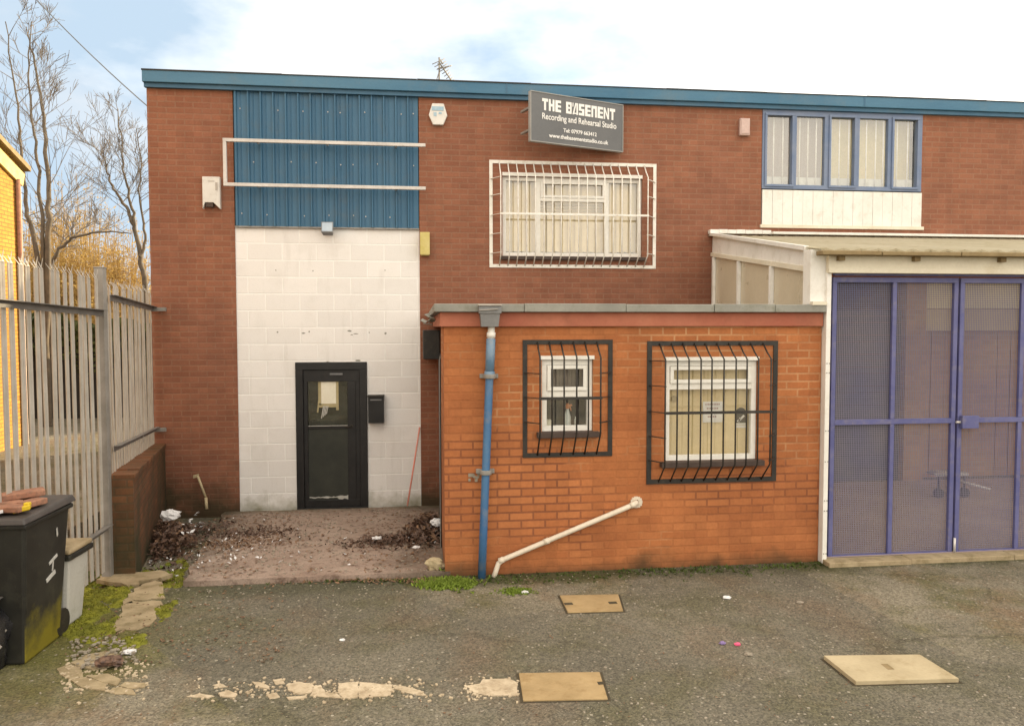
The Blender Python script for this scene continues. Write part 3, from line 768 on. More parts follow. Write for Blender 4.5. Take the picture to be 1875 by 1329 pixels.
# ------------------------------------------------------------------ extension
ext = thing('brick_extension', (2, -1.8, 0), 'low flat roofed orange brick extension with grey roof trim and two barred windows', 'building')
ZE = at(1150, 598, Y=YE).z                    # brick top
ZR = at(1150, 572, Y=YE - .04).z              # red band top
ZTt = at(1150, 557, Y=YE - .08).z             # trim top
sw = rect_at(992, 658, 1086, 790, YE)
lw = rect_at(1218, 660, 1387, 843, YE)
mb = MB()
holed_wall(mb, XE0, XE1, -.3, ZE, YE, [(*sw, .09), (*lw, .09)])
YD = -2.62
mb.quad((XE0, YD, -.3), (XE0, YE, -.3), (XE0, YE, ZE), (XE0, YD, ZE))
mb.quad((XE0, YD, -.3), (XE0, YD, ZE), (XE0 + .2, YD, ZE), (XE0 + .2, YD, -.3))
mb.quad((XE1, YE, -.3), (XE1, 0, -.3), (XE1, 0, ZE), (XE1, YE, ZE))
mb.quad((XE0 + .2, YD, -.3), (XE0 + .2, YD, ZE), (XE0 + .2, -.001, ZE), (XE0 + .2, -.001, -.3))
build('wall', mb, 'ext_brick', ext)
m = MB(); m.box(XE0 - .035, XE1 - .002, YE - .035, YE + .12, ZE + .001, ZR); m.box(XE0 - .035, XE0 + .12, YE + .121, -.01, ZE + .001, ZR)
build('parapet_band', m, 'band', ext, .006)
m = MB()
xs = [XE0 - .09, .95, 1.9, 2.75, 3.35, XE1 - .004]
for i in range(len(xs) - 1): m.box(xs[i] + .002, xs[i + 1] - .002, YE - .09 - .004 * (i % 2), YE + .2, ZR + .002, ZTt + .004 * (i % 2))
m.box(XE0 - .09, XE0 + .2, YE + .201, -.012, ZR + .002, ZTt)
build('roof_trim', m, 'grey_trim', ext, .006)
m = MB(); m.box(XE0 + .1, XE1 - .006, YE + .2, -.012, ZR - .05, ZTt - .03); build('roof', m, 'roof_felt', ext)
# door side: black door in the side wall beneath a dark canopy box
m = MB(); m.box(XE0 + .02, XE0 + .15, YD + .002, -.75, -.28, ZE - .32); sd_ = build('side_door', m, 'black_paint', ext, .004)
m = MB(); m.box(XE0 - .012, XE0 + .015, YD + .004, YD + .06, -.28, ZE - .33); build('door_edge', m, 'black_paint', sd_)
m = MB()
m.box(XE0 - .016, XE0 - .0125, YD + .054, YD + .060, -.1, 2.0)
build('worn_edge', m, 'bin_pale', sd_)
m = MB(); m.box(.045, XE0 + .03, -1.1, -.014, at(790, 652, Y=-.05).z, at(790, 604, Y=-.05).z); build('canopy_box', m, 'black_metal', ext, .006)
m = MB()
for k in range(6):
    c = Vector((XE0 - .06 - rnd.uniform(0, .12), -1.5 + rnd.uniform(-.5, .4), ZR - .03 + rnd.uniform(-.07, .05)))
    a = Vector((rnd.uniform(-1, 1), rnd.uniform(-1, 1), rnd.uniform(-.4, .4))).normalized() * rnd.uniform(.03, .06)
    b = a.cross(Vector((rnd.uniform(-1, 1), rnd.uniform(-1, 1), 1))).normalized() * rnd.uniform(.02, .05)
    m = MB(); m.obox(c, a, b, a.cross(b).normalized() * .004); build('torn_flashing', m, 'grey_trim', ext)

def ext_window(r, trans_px, name_mat, sash=True):
    x0, x1, z0, z1 = r
    zt = at(1100, trans_px, Y=YE + .05).z
    w = window(ext, x0 + .002, x1 - .002, z0 + .002, z1 - .002, YE + .03, .05, 'upvc', (), [(x0 + .05, x1 - .05, zt, .06)])
    if sash:
        m = MB(); ring(m, x0 + .055, x1 - .055, zt + .031, z1 - .055, YE + .018, YE + .04, .035); build('top_sash', m, 'upvc', w, .003)
    m = MB(); m.box(x0 - .05, x1 + .05, YE - .07, YE + .028, z0 - .05, z0 + .001); build('sill', m, 'sill_dark', w, .004)
    m = MB(); m.box(x0 - .01, x1 + .01, YE - .008, YE + .03, z1, z1 + .035); build('head_trim', m, 'upvc', w)
    return w, zt
w1, zt1_ = ext_window(sw, 720, 'upvc')
m = slats(sw[0] + .05, sw[1] - .05, zt1_ + .03, sw[3] - .06, YE + .17, .03, .5, .3); build('curtain', m, 'curtain', w1)
m = MB(); m.box(sw[0] - .2, sw[1] + .2, YE + .55, YE + .56, sw[2] - .4, sw[3] + .2)
m.box(sw[0] - .2, sw[0] - .19, YE + .1, YE + .55, sw[2] - .4, sw[3] + .2); m.box(sw[1] + .19, sw[1] + .2, YE + .1, YE + .55, sw[2] - .4, sw[3] + .2)
build('room_wall', m, 'dark_room', ext)
m = MB(); m.box(sw[0] + .01, sw[1] - .01, YE + .081, YE + .3, sw[2] + .0, sw[2] + .022); board = build('window_board', m, 'upvc', w1)
w2, zt2_ = ext_window(lw, 709, 'upvc')
m = MB(); m.box(lw[0] + .02, lw[1] - .02, YE + .105, YE + .11, lw[2] + .02, lw[3] - .02); build('blind', m, 'blind', w2)
m = MB()
for k in range(1, 6):
    xx = lw[0] + (lw[1] - lw[0]) * k / 6; m.box(xx - .003, xx + .003, YE + .1005, YE + .1045, lw[2] + .04, lw[3] - .04)
build('blind_seam', m, 'seam_glint_yellow', w2)
m = MB(); m.tube([(lw[0] + .12, YE + .1, lw[3] - .37), (lw[0] + .12, YE + .085, lw[3] - .37)], .03, 10); build('vent_knob', m, 'pale_cover', w2)

# hopper and downpipe
hx0, hx1, hz0, hz1 = rect_at(879, 560, 915, 598, YE - .14)
dp = MB(); pa = at(901, 612, Y=YE - .08); pb = at(889, 690, Y=YE - .08)
p_top = at(899.5, 604, Y=YE - .08); p_bot = at(882, 1058, Y=YE - .08)
P = lambda t: p_top + (p_bot - p_top) * t
dp.tube([P(.04), P(.2), P(.5), P(.8), P(1.0)], .037, 14)
dpo = build('downpipe', dp, 'blue_pipe', ext)
m = MB(); m.tube([P(.035), P(.18)], .042, 14); m.tube([P(.165), P(.195)], .048, 14); build('pipe_socket', m, 'blue_pipe_faded', dpo)
m = MB(); m.tube([P(-.015), P(.04)], .032, 12); m.tube([P(.01), P(.03)], .04, 12); build('pipe_neck', m, 'white_paint', dpo)
for t in (.185, .57):
    q = P(t); m = MB(); m.box(q.x - .085, q.x + .085, YE - .035, YE - .001, q.z - .02, q.z + .02); m.tube([q + Vector((0, 0, -.02)), q + Vector((0, 0, .02))], .055, 14)
    build('pipe_clip', m, 'galv_dark', dpo, .003)
m = MB()
cx = (hx0 + hx1) / 2
m.add([(hx0, YE - .17, hz1 - .07), (hx1, YE - .17, hz1 - .07), (hx1, YE - .036, hz1 - .07), (hx0, YE - .036, hz1 - .07),
       (hx0 + .012, YE - .15, hz0), (hx1 - .012, YE - .15, hz0), (hx1 - .012, YE - .036, hz0), (hx0 + .012, YE - .036, hz0)],
      [(0, 1, 5, 4)[::-1], (1, 2, 6, 5)[::-1], (3, 0, 4, 7)[::-1], (4, 5, 6, 7)[::-1], (2, 3, 7, 6)[::-1]])
hop = build('hopper', m, 'grey_plastic', dpo)
m = MB(); m.box(hx0 - .012, hx1 + .012, YE - .182, YE - .1, hz1 - .07, hz1 - .002); build('hopper_rim', m, 'grey_plastic', dpo, .006)
m = MB(); m.box(hx0 - .02, hx1 + .015, YE - .2, YE - .098, hz1, hz1 + .012); m.bar(Vector((hx0 - .01, YE - .19, hz1 - .04)), Vector((hx1 - .02, YE - .19, hz1 - .03)), .03, .006); build('hopper_cap', m, 'galv', dpo)
# cream waste pipe
m = MB()
q0, q1, q2 = at(1166, 921, Y=YE - .05), at(914, 1027, Y=YE - .05), at(903, 1060, Y=YE - .07)
m.tube([q0 + Vector((0, .05, 0)), q0 + Vector((-.0, .012, 0)), q0 + (q1 - q0) * .03, q0 + (q1 - q0) * .5, q1 + (q0 - q1) * .03, q1 + (q2 - q1) * .12, q1 + (q2 - q1) * .5, q2], .024, 12)
wp = build('waste_pipe', m, 'waste', ext)
m = MB()
for t in (.03, .66, .985):
    c = q0 + (q1 - q0) * t; d = (q1 - q0).normalized() * .025; m = MB(); m.tube([c - d, c + d], .029, 12); build('pipe_joint', m, 'waste', wp)
m = MB()
for k in range(11):
    an = 2 * pi * k / 11; m.obox(q0 + Vector((cos(an) * .04 + .01, .046, sin(an) * .04)), (.018, 0, 0), (0, .003 + .0006 * k, 0), (0, 0, .014))
build('mortar_patch', m, 'waste', wp)
m = MB()
c = at(868, 873, Y=YE)
for k in range(8): m.obox(c + Vector((rnd.uniform(-.05, .05), -.003 - .0017 * k, rnd.uniform(-.03, .03))), (rnd.uniform(.01, .025), 0, 0), (0, .006, 0), (0, 0, rnd.uniform(.008, .016)))
build('old_mortar', m, 'stone', ext)

# ------------------------------------------------------------------ window grilles
def grille(px0, py0, px1, py1, Y, bars, bend_t, bend_b, stubs_l, mids, d, fw, br, mat, label, stubs_r=None, group=None):
    x0, x1, z0, z1 = rect_at(px0, py0, px1, py1, Y)
    root = thing('window_grille', ((x0 + x1) / 2, Y, z0), label, 'window grille', group)
    m = MB(); ring(m, x0, x1, z0, z1, Y - .012, Y - .001, fw); build('frame', m, mat, root)
    zt = at((px0 + px1) / 2, bend_t, Y=Y - d).z; zb = at((px0 + px1) / 2, bend_b, Y=Y - d).z
    my = (py0 + py1) / 2
    bx = [at(b, my, Y=Y - d).x for b in bars]
    for x in bx:
        m = MB(); m.tube([(x, Y - .008, z1 - fw * .5), (x, Y - d * .5, (z1 - fw * .5) * .45 + zt * .55), (x, Y - d, zt), (x, Y - d, (zt + zb) / 2), (x, Y - d, zb), (x, Y - .008, z0 + fw * .5)], br, 6)
        build('bar', m, mat, root)
    for py in mids:
        z = at((px0 + px1) / 2, py, Y=Y - d).z
        m = MB(); m.box(bx[0] - .012, bx[-1] + .012, Y - d - br - .007, Y - d - br - .001, z - .013, z + .013)
        m.bar((x0 + fw * .5, Y - .013, z), (bx[0], Y - d, z), .02, .006); m.bar((bx[-1], Y - d, z), (x1 - fw * .5, Y - .013, z), .02, .006)
        build('mid_rail', m, mat, root)
    for py in stubs_l:
        z = at((px0 + px1) / 2, py, Y=Y - d).z
        m = MB(); m.bar((x0 + fw * .5, Y - .014, z), (bx[0] + .004, Y - d, z), .022, .007)
        m.bar((x1 - fw * .5, Y - .014, z), (bx[-1] - .004, Y - d, z), .022, .007)
        build('side_stay', m, mat, root)
    return root
gb = [917 + i * 15.85 for i in range(18)]
grille(896, 297, 1201, 491, 0, gb, 322, 466, (326, 357, 428, 463), (393,), .20, .045, .0085, 'white_metal', 'rusting white painted bowed grille over the upper floor window')
grille(957, 622, 1121, 836, YE, [989, 1011, 1033, 1056, 1077.5, 1100], 655, 794, (684, 775), (729,), .17, .042, .008, 'black_metal', 'smaller black bowed grille over the small window beside the downpipe')
grille(1184, 624, 1422, 883, YE, [1218, 1240, 1261, 1283, 1303, 1325, 1347, 1367, 1388, 1411], 658, 852, (661, 707, 801, 846), (755,), .19, .045, .008, 'black_metal', 'larger black bowed grille over the cream blind window of the extension')

# ------------------------------------------------------------------ things fixed on the facade
def hexbox(): pass
# sign frame: three sided, empty
fr = thing('sign_frame', (-1.2, -.2, 4), 'empty three sided white metal sign frame across the blue cladding', 'sign frame')
YF = -.16
a = at(408, 255, Y=YF); b = at(779, 268, Y=YF); c = at(408, 335, Y=YF); d = at(779, 348, Y=YF)
zt_f = (a.z + b.z) / 2; zb_f = (c.z + d.z) / 2
m = MB(); m.box(a.x, b.x, YF - .02, YF + .02, zt_f - .022, zt_f + .022); build('top_rail', m, 'alu', fr, .004)
m = MB(); m.box(a.x, b.x, YF - .02, YF + .02, zb_f - .022, zb_f + .022); build('bottom_rail', m, 'alu', fr, .004)
m = MB(); m.box(a.x, a.x + .045, YF - .02, YF + .02, zb_f + .022, zt_f - .022); build('upright', m, 'alu', fr, .004)
for xx in (-2.1, -1.2, -.3):
    for zz in (zt_f, zb_f):
        m = MB(); m.box(xx - .015, xx + .015, YF + .021, -.032, zz - .012, zz + .012); build('standoff', m, 'alu', fr)

# alarm boxes
x0, x1, z0, z1 = rect_at(785, 190, 819, 229, -.05)
al = thing('alarm_box', ((x0 + x1) / 2, 0, z0), 'white six sided alarm box with faded blue print near the aerial', 'alarm box')
cx, cz, hw, hh = (x0 + x1) / 2, (z0 + z1) / 2, (x1 - x0) / 2, (z1 - z0) / 2
hexp = [(-.55, -1), (.55, -1), (1, -.1), (.62, 1), (-.62, 1), (-1, -.1)]
m = MB(); m.prism([(cx + u * hw, -.001, cz + v * hh) for u, v in hexp], (0, -.06, 0)); build('case', m, 'white_box', al, .008)
m = MB(); m.box(cx - .085, cx + .075, -.066, -.062, cz + .045, cz + .1); m.box(cx - .06, cx - .02, -.066, -.062, cz - .03, cz + .02); m.box(cx + .01, cx + .05, -.066, -.062, cz + .0, cz + .025); build('print', m, 'alarm_blue', al)
x0, x1, z0, z1 = rect_at(371, 324, 403, 383, -.06)
al = thing('alarm_box', ((x0 + x1) / 2, 0, z0), 'weathered white alarm box with notched bottom on the left brick wall', 'alarm box')
w_ = x1 - x0; h_ = z1 - z0
m = MB(); m.prism([(x0, -.001, z0), (x0 + w_ * .14, -.001, z0 + h_ * .2), (x0 + w_ * .62, -.001, z0 + h_ * .2), (x1, -.001, z0), (x1, -.001, z1), (x0, -.001, z1)], (0, -.075, 0)); build('case', m, 'white_box', al, .006)
m = MB(); m.box(x0 + w_ * .18, x0 + w_ * .58, -.06, -.001, z0 + .03, z0 + h_ * .195); build('sounder', m, 'sill_dark', al)
m = MB(); m.box(x0 + w_ * .75, x0 + w_ * .88, -.080, -.0765, z0 + h_ * .58, z0 + h_ * .82); m.box(x0 + w_ * .35, x0 + w_ * .7, -.080, -.0765, z0 + h_ * .85, z0 + h_ * .87); build('label_plate', m, 'galv', al)
x0, x1, z0, z1 = rect_at(770, 427, 786, 468, -.06)
yb = thing('junction_box', ((x0 + x1) / 2, 0, z0), 'narrow yellowed plastic box beside the top of the white wall', 'junction box')
m = MB(); m.box(x0, x1, -.09, -.001, z0, z1); build('case', m, 'yellow_box', yb, .006)
m = MB(); m.box(x0 - .006, x1 + .006, -.1, -.0905, z0 + .01, z1 + .01); build('cover', m, 'yellow_box', yb, .006)
x0, x1, z0, z1 = rect_at(1355, 217, 1373, 248, -.05)
yb = thing('alarm_box', ((x0 + x1) / 2, 0, z0), 'small pinkish rectangular box left of the blue framed upper window', 'alarm box')
m = MB(); m.box(x0, x1, -.06, -.001, z0, z1); build('case', m, 'pink_box', yb, .008)
m = MB(); m.box(x0 + .015, x1 - .015, -.068, -.0605, z0 + .02, z1 - .02); build('cover', m, 'pink_box', yb, .004)
# floodlight
x0, x1, z0, z1 = rect_at(589, 407, 611, 431, -.12)
fl = thing('floodlight', ((x0 + x1) / 2, 0, z0), 'small grey floodlight at the foot of the blue cladding above the door', 'floodlight')
m = MB(); m.add([(x0, -.2, z0 + .03), (x1, -.2, z0 + .03), (x1, -.16, z1), (x0, -.16, z1), (x0 + .015, -.08, z0), (x1 - .015, -.08, z0), (x1 - .015, -.07, z1 - .03), (x0 + .015, -.07, z1 - .03)],
      [(0, 1, 2, 3), (0, 4, 5, 1), (1, 5, 6, 2), (2, 6, 7, 3), (3, 7, 4, 0), (4, 7, 6, 5)]); build('housing', m, 'grey_plastic', fl, .004)
m = MB(); m.quad((x0 + .012, -.2005, z0 + .045), (x1 - .012, -.2005, z0 + .045), (x1 - .012, -.1655, z1 - .012), (x0 + .012, -.1655, z1 - .012)); build('glass', m, 'lamp_glass', fl)
m = MB(); m.box((x0 + x1) / 2 - .02, (x0 + x1) / 2 + .02, -.085, -.015, z0 + .05, z0 + .09); build('bracket', m, 'black_metal', fl)
# letter box beside the door
x0, x1, z0, z1 = rect_at(673, 723, 703, 774, -.05)
pb_ = thing('letter_box', ((x0 + x1) / 2, 0, z0), 'small black letter box on the white wall beside the door', 'letter box')
m = MB(); m.box(x0 + .01, x1, -.10, .016, z0, z1 - .025); build('case', m, 'black_paint', pb_, .004)
m = MB(); m.box(x0 + .004, x1 + .006, -.115, .016, z1 - .024, z1); build('lid', m, 'black_metal', pb_, .004)
m = MB(); m.box(x0 + .04, x1 - .03, -.104, -.1005, z1 - .07, z1 - .055); build('slot', m, 'grey_plastic', pb_)
# notice taped to the door glass
x0, x1, z0, z1 = rect_at(588, 699, 615, 739, .03)
nt_ = thing('paper_notice', ((x0 + x1) / 2, .03, z0), 'white paper notice taped inside a brown border on the dark door', 'notice')
m = MB(); m.box(x0, x1, .0385, .0395, z0, z1); build('sheet', m, 'paper', nt_)
m = MB()
m.box(x0 - .04, x1 + .05, .040, .0408, z1, z1 + .035); m.box(x0 - .04, x0, .040, .0408, z0 - .02, z1); m.box(x1, x1 + .035, .040, .0408, z0 - .09, z1); m.box(x0 - .04, x1, .040, .0408, z0 - .05, z0)
m.bar((x0 - .05, .0395, z0 - .12), (x0 - .02, .0395, z0 + .16), .02, .0012, (0, 1, 0)); 
build('tape', m, 'tape', nt_)
m = MB()
for k in range(4): m.bar((x0 + .0 + k * .022, .0385, z0 - .2 + k * .02), (x0 + .03 + k * .02, .0385, z0 - .03), .012, .0012, (0, 1, 0))
build('tape_residue', m, 'bin_pale', nt_)
# pink rod leaning on the wall
ra, rb = at(768.5, 782, Y=-.02), at(746, 926, Y=-.42)
m = MB(); m.tube([ra, (ra + rb) / 2 + Vector((0, .0, -.01)), rb], .011, 8); one('leaning_rod', m, 'pink_rod', 'thin faded red rod leaning against the white wall right of the door', 'rod')

# the studio sign: turned out from the wall, letters as built shapes
SGN_R = at(1141, 232, Y=-.10); th = radians(20)
L = 1.2
for _ in range(20):
    yl_ = -.10 - L * sin(th); pl = at(971, 215, Y=yl_); L = (SGN_R.x - pl.x) / cos(th)
ztop = (at(971, 167, Y=-.10 - L * sin(th)).z + at(1141, 191, Y=-.10).z) / 2
zbot = (at(971, 262, Y=-.10 - L * sin(th)).z + at(1141, 276, Y=-.10).z) / 2
hs = ztop - zbot
sg = thing('signboard', (SGN_R.x - L * cos(th), -.10 - L * sin(th), zbot), 'dark grey signboard with white lettering angled out above the white barred window', 'sign', rz=th)
def sbuild(name, mb_, mat, bevel=0):
    o = build(name, mb_, mat, None, bevel); o.parent = sg; return o
m = MB(); m.box(.012, L - .012, 0, .05, .012, hs - .012); sbuild('board', m, 'sign_face')
m = MB(); ring(m, 0, L, 0, hs, -.008, .055, .012); sbuild('edge_trim', m, 'sign_edge', .002)
m = MB(); m.box(.10, .14, .056, .47, hs * .3, hs * .34); m.box(.10, .14, .056, .47, hs * .75, hs * .79); m.box(L * .55, L * .55 + .04, .056, .25, hs * .5, hs * .54); sbuild('bracket', m, 'galv_dark')
LET = {
 'T': [[(0, .74), (1, .74), (1, 1), (0, 1)], [(.33, 0), (.67, 0), (.67, .74), (.33, .74)]],
 'H': [[(0, 0), (.33, 0), (.33, 1), (0, 1)], [(.67, 0), (1, 0), (1, 1), (.67, 1)], [(.33, .4), (.67, .4), (.67, .62), (.33, .62)]],
 'E': [[(0, 0), (.42, 0), (.42, 1), (0, 1)], [(.42, .78), (1, .78), (1, 1), (.42, 1)], [(.42, .41), (1, .41), (1, .59), (.42, .59)], [(.42, 0), (1, 0), (1, .22), (.42, .22)]],
 'B': [[(0, 0), (.38, 0), (.38, 1), (0, 1)], [(.38, .78), (1, .78), (1, 1), (.38, 1)], [(.38, .42), (1, .42), (1, .58), (.38, .58)], [(.38, 0), (1, 0), (1, .22), (.38, .22)], [(.72, .22), (1, .22), (1, .42), (.72, .42)], [(.72, .58), (1, .58), (1, .78), (.72, .78)]],
 'A': [[(0, 0), (.28, 0), (.72, 1), (.5, 1)], [(.72, 0), (1, 0), (1, 1), (.72, 1)], [(.33, .05), (.71, .05), (.71, .16), (.38, .16)], [(0, .66), (.16, .66), (.16, 1), (0, 1)]],
 'S': [[(0, .78), (1, .78), (1, 1), (0, 1)], [(0, .58), (.4, .58), (.4, .78), (0, .78)], [(0, .40), (1, .40), (1, .58), (0, .58)], [(.6, .22), (1, .22), (1, .40), (.6, .40)], [(0, 0), (1, 0), (1, .22), (0, .22)]],
 'M': [[(0, 0), (.32, 0), (.32, 1), (0, 1)], [(.68, 0), (1, 0), (1, 1), (.68, 1)], [(.32, .76), (.68, .76), (.68, 1), (.32, 1)]],
 'N': [[(0, 0), (.26, 0), (.26, 1), (0, 1)], [(.74, 0), (1, 0), (1, 1), (.74, 1)], [(.26, 1), (.26, .68), (.74, 0), (.74, .32)]],
}
m = MB(); tx0, tx1 = L * .12, L * .915; txt = 'THE BASEMENT'
cell = (tx1 - tx0) / (len(txt) - .35 * 1); x = tx0; zb_h, zh = hs * .645, hs * .235
for ch in txt:
    if ch == ' ': x += cell * .65; continue
    for poly in LET[ch]: m.prism([(x + p[0] * cell * .86, -.0005, zb_h + p[1] * zh) for p in poly], (0, -.004, 0))
    x += cell
sbuild('heading', m, 'lettering')
def text(body, width, xc, zbase, name, mat='lettering', size=.1):
    cu = bpy.data.curves.new(name, 'FONT'); cu.body = body; cu.size = size; cu.align_x = 'CENTER'; cu.extrude = .002; cu.offset = .0016
    to = bpy.data.objects.new(name, cu); col.objects.link(to)
    bpy.context.view_layer.update()
    me = bpy.data.meshes.new_from_object(to.evaluated_get(bpy.context.evaluated_depsgraph_get()))
    bpy.data.objects.remove(to); bpy.data.curves.remove(cu)
    xs_ = [v.co.x for v in me.vertices]; k = width / (max(xs_) - min(xs_))
    mid = (max(xs_) + min(xs_)) / 2
    me.transform(Matrix.Translation((xc, -.004, zbase)) @ Matrix.Rotation(pi / 2, 4, 'X') @ Matrix.Diagonal((k, max(k, .9), 1, 1)) @ Matrix.Translation((-mid, 0, 0)))
    me.name = name; me.materials.clear(); me.materials.append(MT[mat])
    o = bpy.data.objects.new(name, me); col.objects.link(o); o.parent = sg
    return o
text('Recording and Rehearsal Studio', L * .80, L * .52, hs * .47, 'strapline', size=.125)
text('Tel: 07979 663412', L * .36, L * .52, hs * .26, 'phone_line', size=.075)
text('www.thebasementstudio.co.uk', L * .64, L * .51, hs * .12, 'web_line', size=.075)

# aerial on the roof
YA = 2.0
ae = thing('tv_aerial', at(804, 160, Y=YA), 'thin tilted television aerial on the roof edge above the hexagonal alarm', 'aerial')
m = MB(); m.tube([at(804, 175, Y=YA), at(804.5, 106, Y=YA)], .016, 6); m.tube([at(798, 152, Y=YA), at(804, 132, Y=YA)], .008, 5); build('mast', m, 'galv_dark', ae)
bA, bB = at(803, 113, Y=YA - .2), at(828, 150, Y=YA + .3)
m = MB(); m.tube([bA, bB], .012, 6); build('boom', m, 'galv_dark', ae)
m = MB()
for k in range(9):
    c = bA + (bB - bA) * (k / 8); d = Vector((.09 - .006 * k, .02, .05)) * (1.1 if k < 4 else .8); m.tube([c - d, c + d], .007, 5)
build('element', m, 'galv_dark', ae)
m = MB(); c0 = at(808, 124, Y=YA); 
m.tube([at(801, 127, Y=YA), at(826, 121, Y=YA)], .012, 5)
for k in range(6):
    c = at(806 + k * 3.6, 126 - k * .9, Y=YA); m.tube([c - Vector((.03, .12, .05)), c + Vector((.03, .12, .05))], .008, 5)
m.tube([at(803, 106, Y=YA), at(811, 118, Y=YA)], .012, 5); m.tube([at(801, 118, Y=YA), at(812, 116, Y=YA)], .010, 5)
build('second_boom', m, 'galv_dark', ae)

# overhead cable
ca = Vector((XL - .02, 1.6, at(262, 222, Y=.8).z)); cb = at(30, -40, Y=4.0)
m = MB(); pts = []
for k in range(13):
    t = k / 12; p = ca.lerp(cb, t); p.z -= .10 * 4 * t * (1 - t); pts.append(p)
cc = cb + (cb - ca) * .8; pts.append(cc)
m.tube(pts, .009, 6)
one('overhead_cable', m, 'cable', 'single overhead cable sloping down to the left end of the roof', 'cable')

# things on the sill of the small window
zs = sw[2] + .022
def lathe(mb_, c, prof, n=14):
    c = Vector(c); o = len(mb_.v)
    for (r, z) in prof:
        for k in range(n): mb_.v.append(c + Vector((r * cos(2 * pi * k / n), r * sin(2 * pi * k / n), z)))
    for i in range(len(prof) - 1):
        for k in range(n):
            mb_.f.append([o + i * n + k, o + i * n + (k + 1) % n, o + (i + 1) * n + (k + 1) % n, o + (i + 1) * n + k]); mb_.sm.append(True)
YB = YE + .15
c = at(1039, 780, Y=YB); bt = thing('spray_bottle', (c.x, YB, zs), 'pale spray bottle with orange trigger standing in the small window', 'spray bottle')
m = MB(); lathe(m, (c.x, YB, zs), [(.0, 0), (.032, .0), (.034, .02), (.033, .10), (.022, .14), (.013, .165), (.013, .175), (0, .175)]); build('body', m, 'bottle', bt)
m = MB(); m.box(c.x - .018, c.x + .018, YB - .014, YB + .014, zs + .176, zs + .215); m.box(c.x + .012, c.x + .045, YB - .008, YB + .008, zs + .2, zs + .22)
m.bar((c.x + .026, YB, zs + .198), (c.x + .034, YB, zs + .155), .012, .01); m.tube([(c.x, YB, zs + .175), (c.x, YB, zs + .23)], .014, 8); build('trigger', m, 'orange', bt, .004)
c = at(1054, 780, Y=YB); m = MB(); lathe(m, (c.x, YB, zs), [(0, 0), (.013, 0), (.013, .07), (.007, .085), (.007, .1), (0, .1)], 10); one('small_bottle', m, 'bottle', 'slim pale bottle right of the spray bottle in the window', 'bottle')
c = at(1005, 783, Y=YB - .03); m = MB(); m.box(c.x - .022, c.x + .025, YB - .05, YB + .02, zs, zs + .07); m.box(c.x - .018, c.x + .02, YB - .046, YB + .016, zs + .0705, zs + .078); one('carton', m, 'paper', 'small cream carton in the left corner of the small window', 'carton', bevel=.004)
# papers inside the larger window
YP = YE + .095
x0, x1, z0, z1 = rect_at(1287, 735, 1323, 773, YP)
np_ = thing('paper_notice', ((x0 + x1) / 2, YP, z0), 'white paper sign with faint print behind the larger extension window', 'notice')
m = MB(); m.box(x0, x1, YP, YP + .002, z0, z1); build('sheet', m, 'lettering', np_)
m = MB()
for k, (a, b) in enumerate(((.12, .85), (.2, .8), (.1, .9), (.25, .7))):
    zz = z1 - .035 - k * .04
    xx = x0 + (x1 - x0) * a
    while xx < x0 + (x1 - x0) * b:
        w = rnd.uniform(.008, .016); m.box(xx, xx + w, YP - .0012, YP - .0002, zz, zz + .017); xx += w + .005
build('print', m, 'ink', np_)
x0, x1, z0, z1 = rect_at(1347, 746, 1366, 783, YP)
np_ = thing('poster', ((x0 + x1) / 2, YP, z0), 'black and white sticker at the right of the larger extension window', 'sticker')
m = MB(); cx = (x0 + x1) / 2; rr = (x1 - x0) / 2
m.prism([(cx + rr * cos(a_ * pi / 10), YP, z1 - rr + rr * sin(a_ * pi / 10)) for a_ in range(11)] + [(x0, YP, z0 + .05), (x1, YP, z0 + .05)], (0, .002, 0)); build('sheet', m, 'poster_black', np_)
m = MB(); m.bar((x0 + .02, YP - .001, z0 + .06), (x1 - .02, YP - .001, z0 + .12), .02, .001, (0, 1, 0)); m.bar((x0 + .03, YP - .001, z0 + .055), (x0 + .045, YP - .001, z0 + .10), .014, .001, (0, 1, 0)); m.box(x0, x1, YP, YP + .002, z0, z0 + .022); m.box(x0, x1, YP, YP + .002, z0 + .028, z0 + .045); build('print', m, 'lettering', np_)

# ------------------------------------------------------------------ porch (white lean-to) with gates
por = thing('porch', (7, -1.8, 0), 'cream painted lean-to porch with sloping roof over blue mesh gates', 'porch')
SA = at(1304, 500, Y=-.03); SB = Vector((3.80, YE + .05, 0)); SA.z = 0
Nn = Vector((SB.y - SA.y, -(SB.x - SA.x), 0)).normalized()        # plane normal of the skewed side
def side(px, py): return at(px, py, P=SA, N=Nn)
t_a, t_b = side(1305, 432), side(1482, 459); b_a, b_b = side(1304, 466), side(1481, 493)
sdv = Nn if Nn.x < 0 else -Nn
# fascia on the side
m = MB(); m.prism([t_a, t_b, b_b, b_a], -sdv * .03); build('side_fascia', m, 'white_paint', por)
m = MB()
m.bar(b_a + sdv * .012, b_b + sdv * .012, .024, .05); build('side_rail', m, 'cream_paint', por)
zfl = ZTt - .02
m = MB()
for pxx in (1308, 1354, 1414):
    q = side(pxx, 480); tz = b_a.lerp(b_b, (q - b_a).dot(b_b - b_a) / (b_b - b_a).length_squared).z - .03
    m = MB(); m.obox((q.x + sdv.x * .008, q.y + sdv.y * .008, (zfl + tz) / 2), sdv * .02, Vector((sdv.y, -sdv.x, 0)) * .028, (0, 0, (tz - zfl) / 2)); build('side_mullion', m, 'white_paint', por)
m = MB(); e0, e1 = b_a - sdv * .015, b_b - sdv * .015
m.prism([Vector((e0.x, e0.y, zfl)), Vector((e1.x, e1.y, zfl)), e1, e0], -sdv * .012); build('side_pane', m, 'side_pane', por)
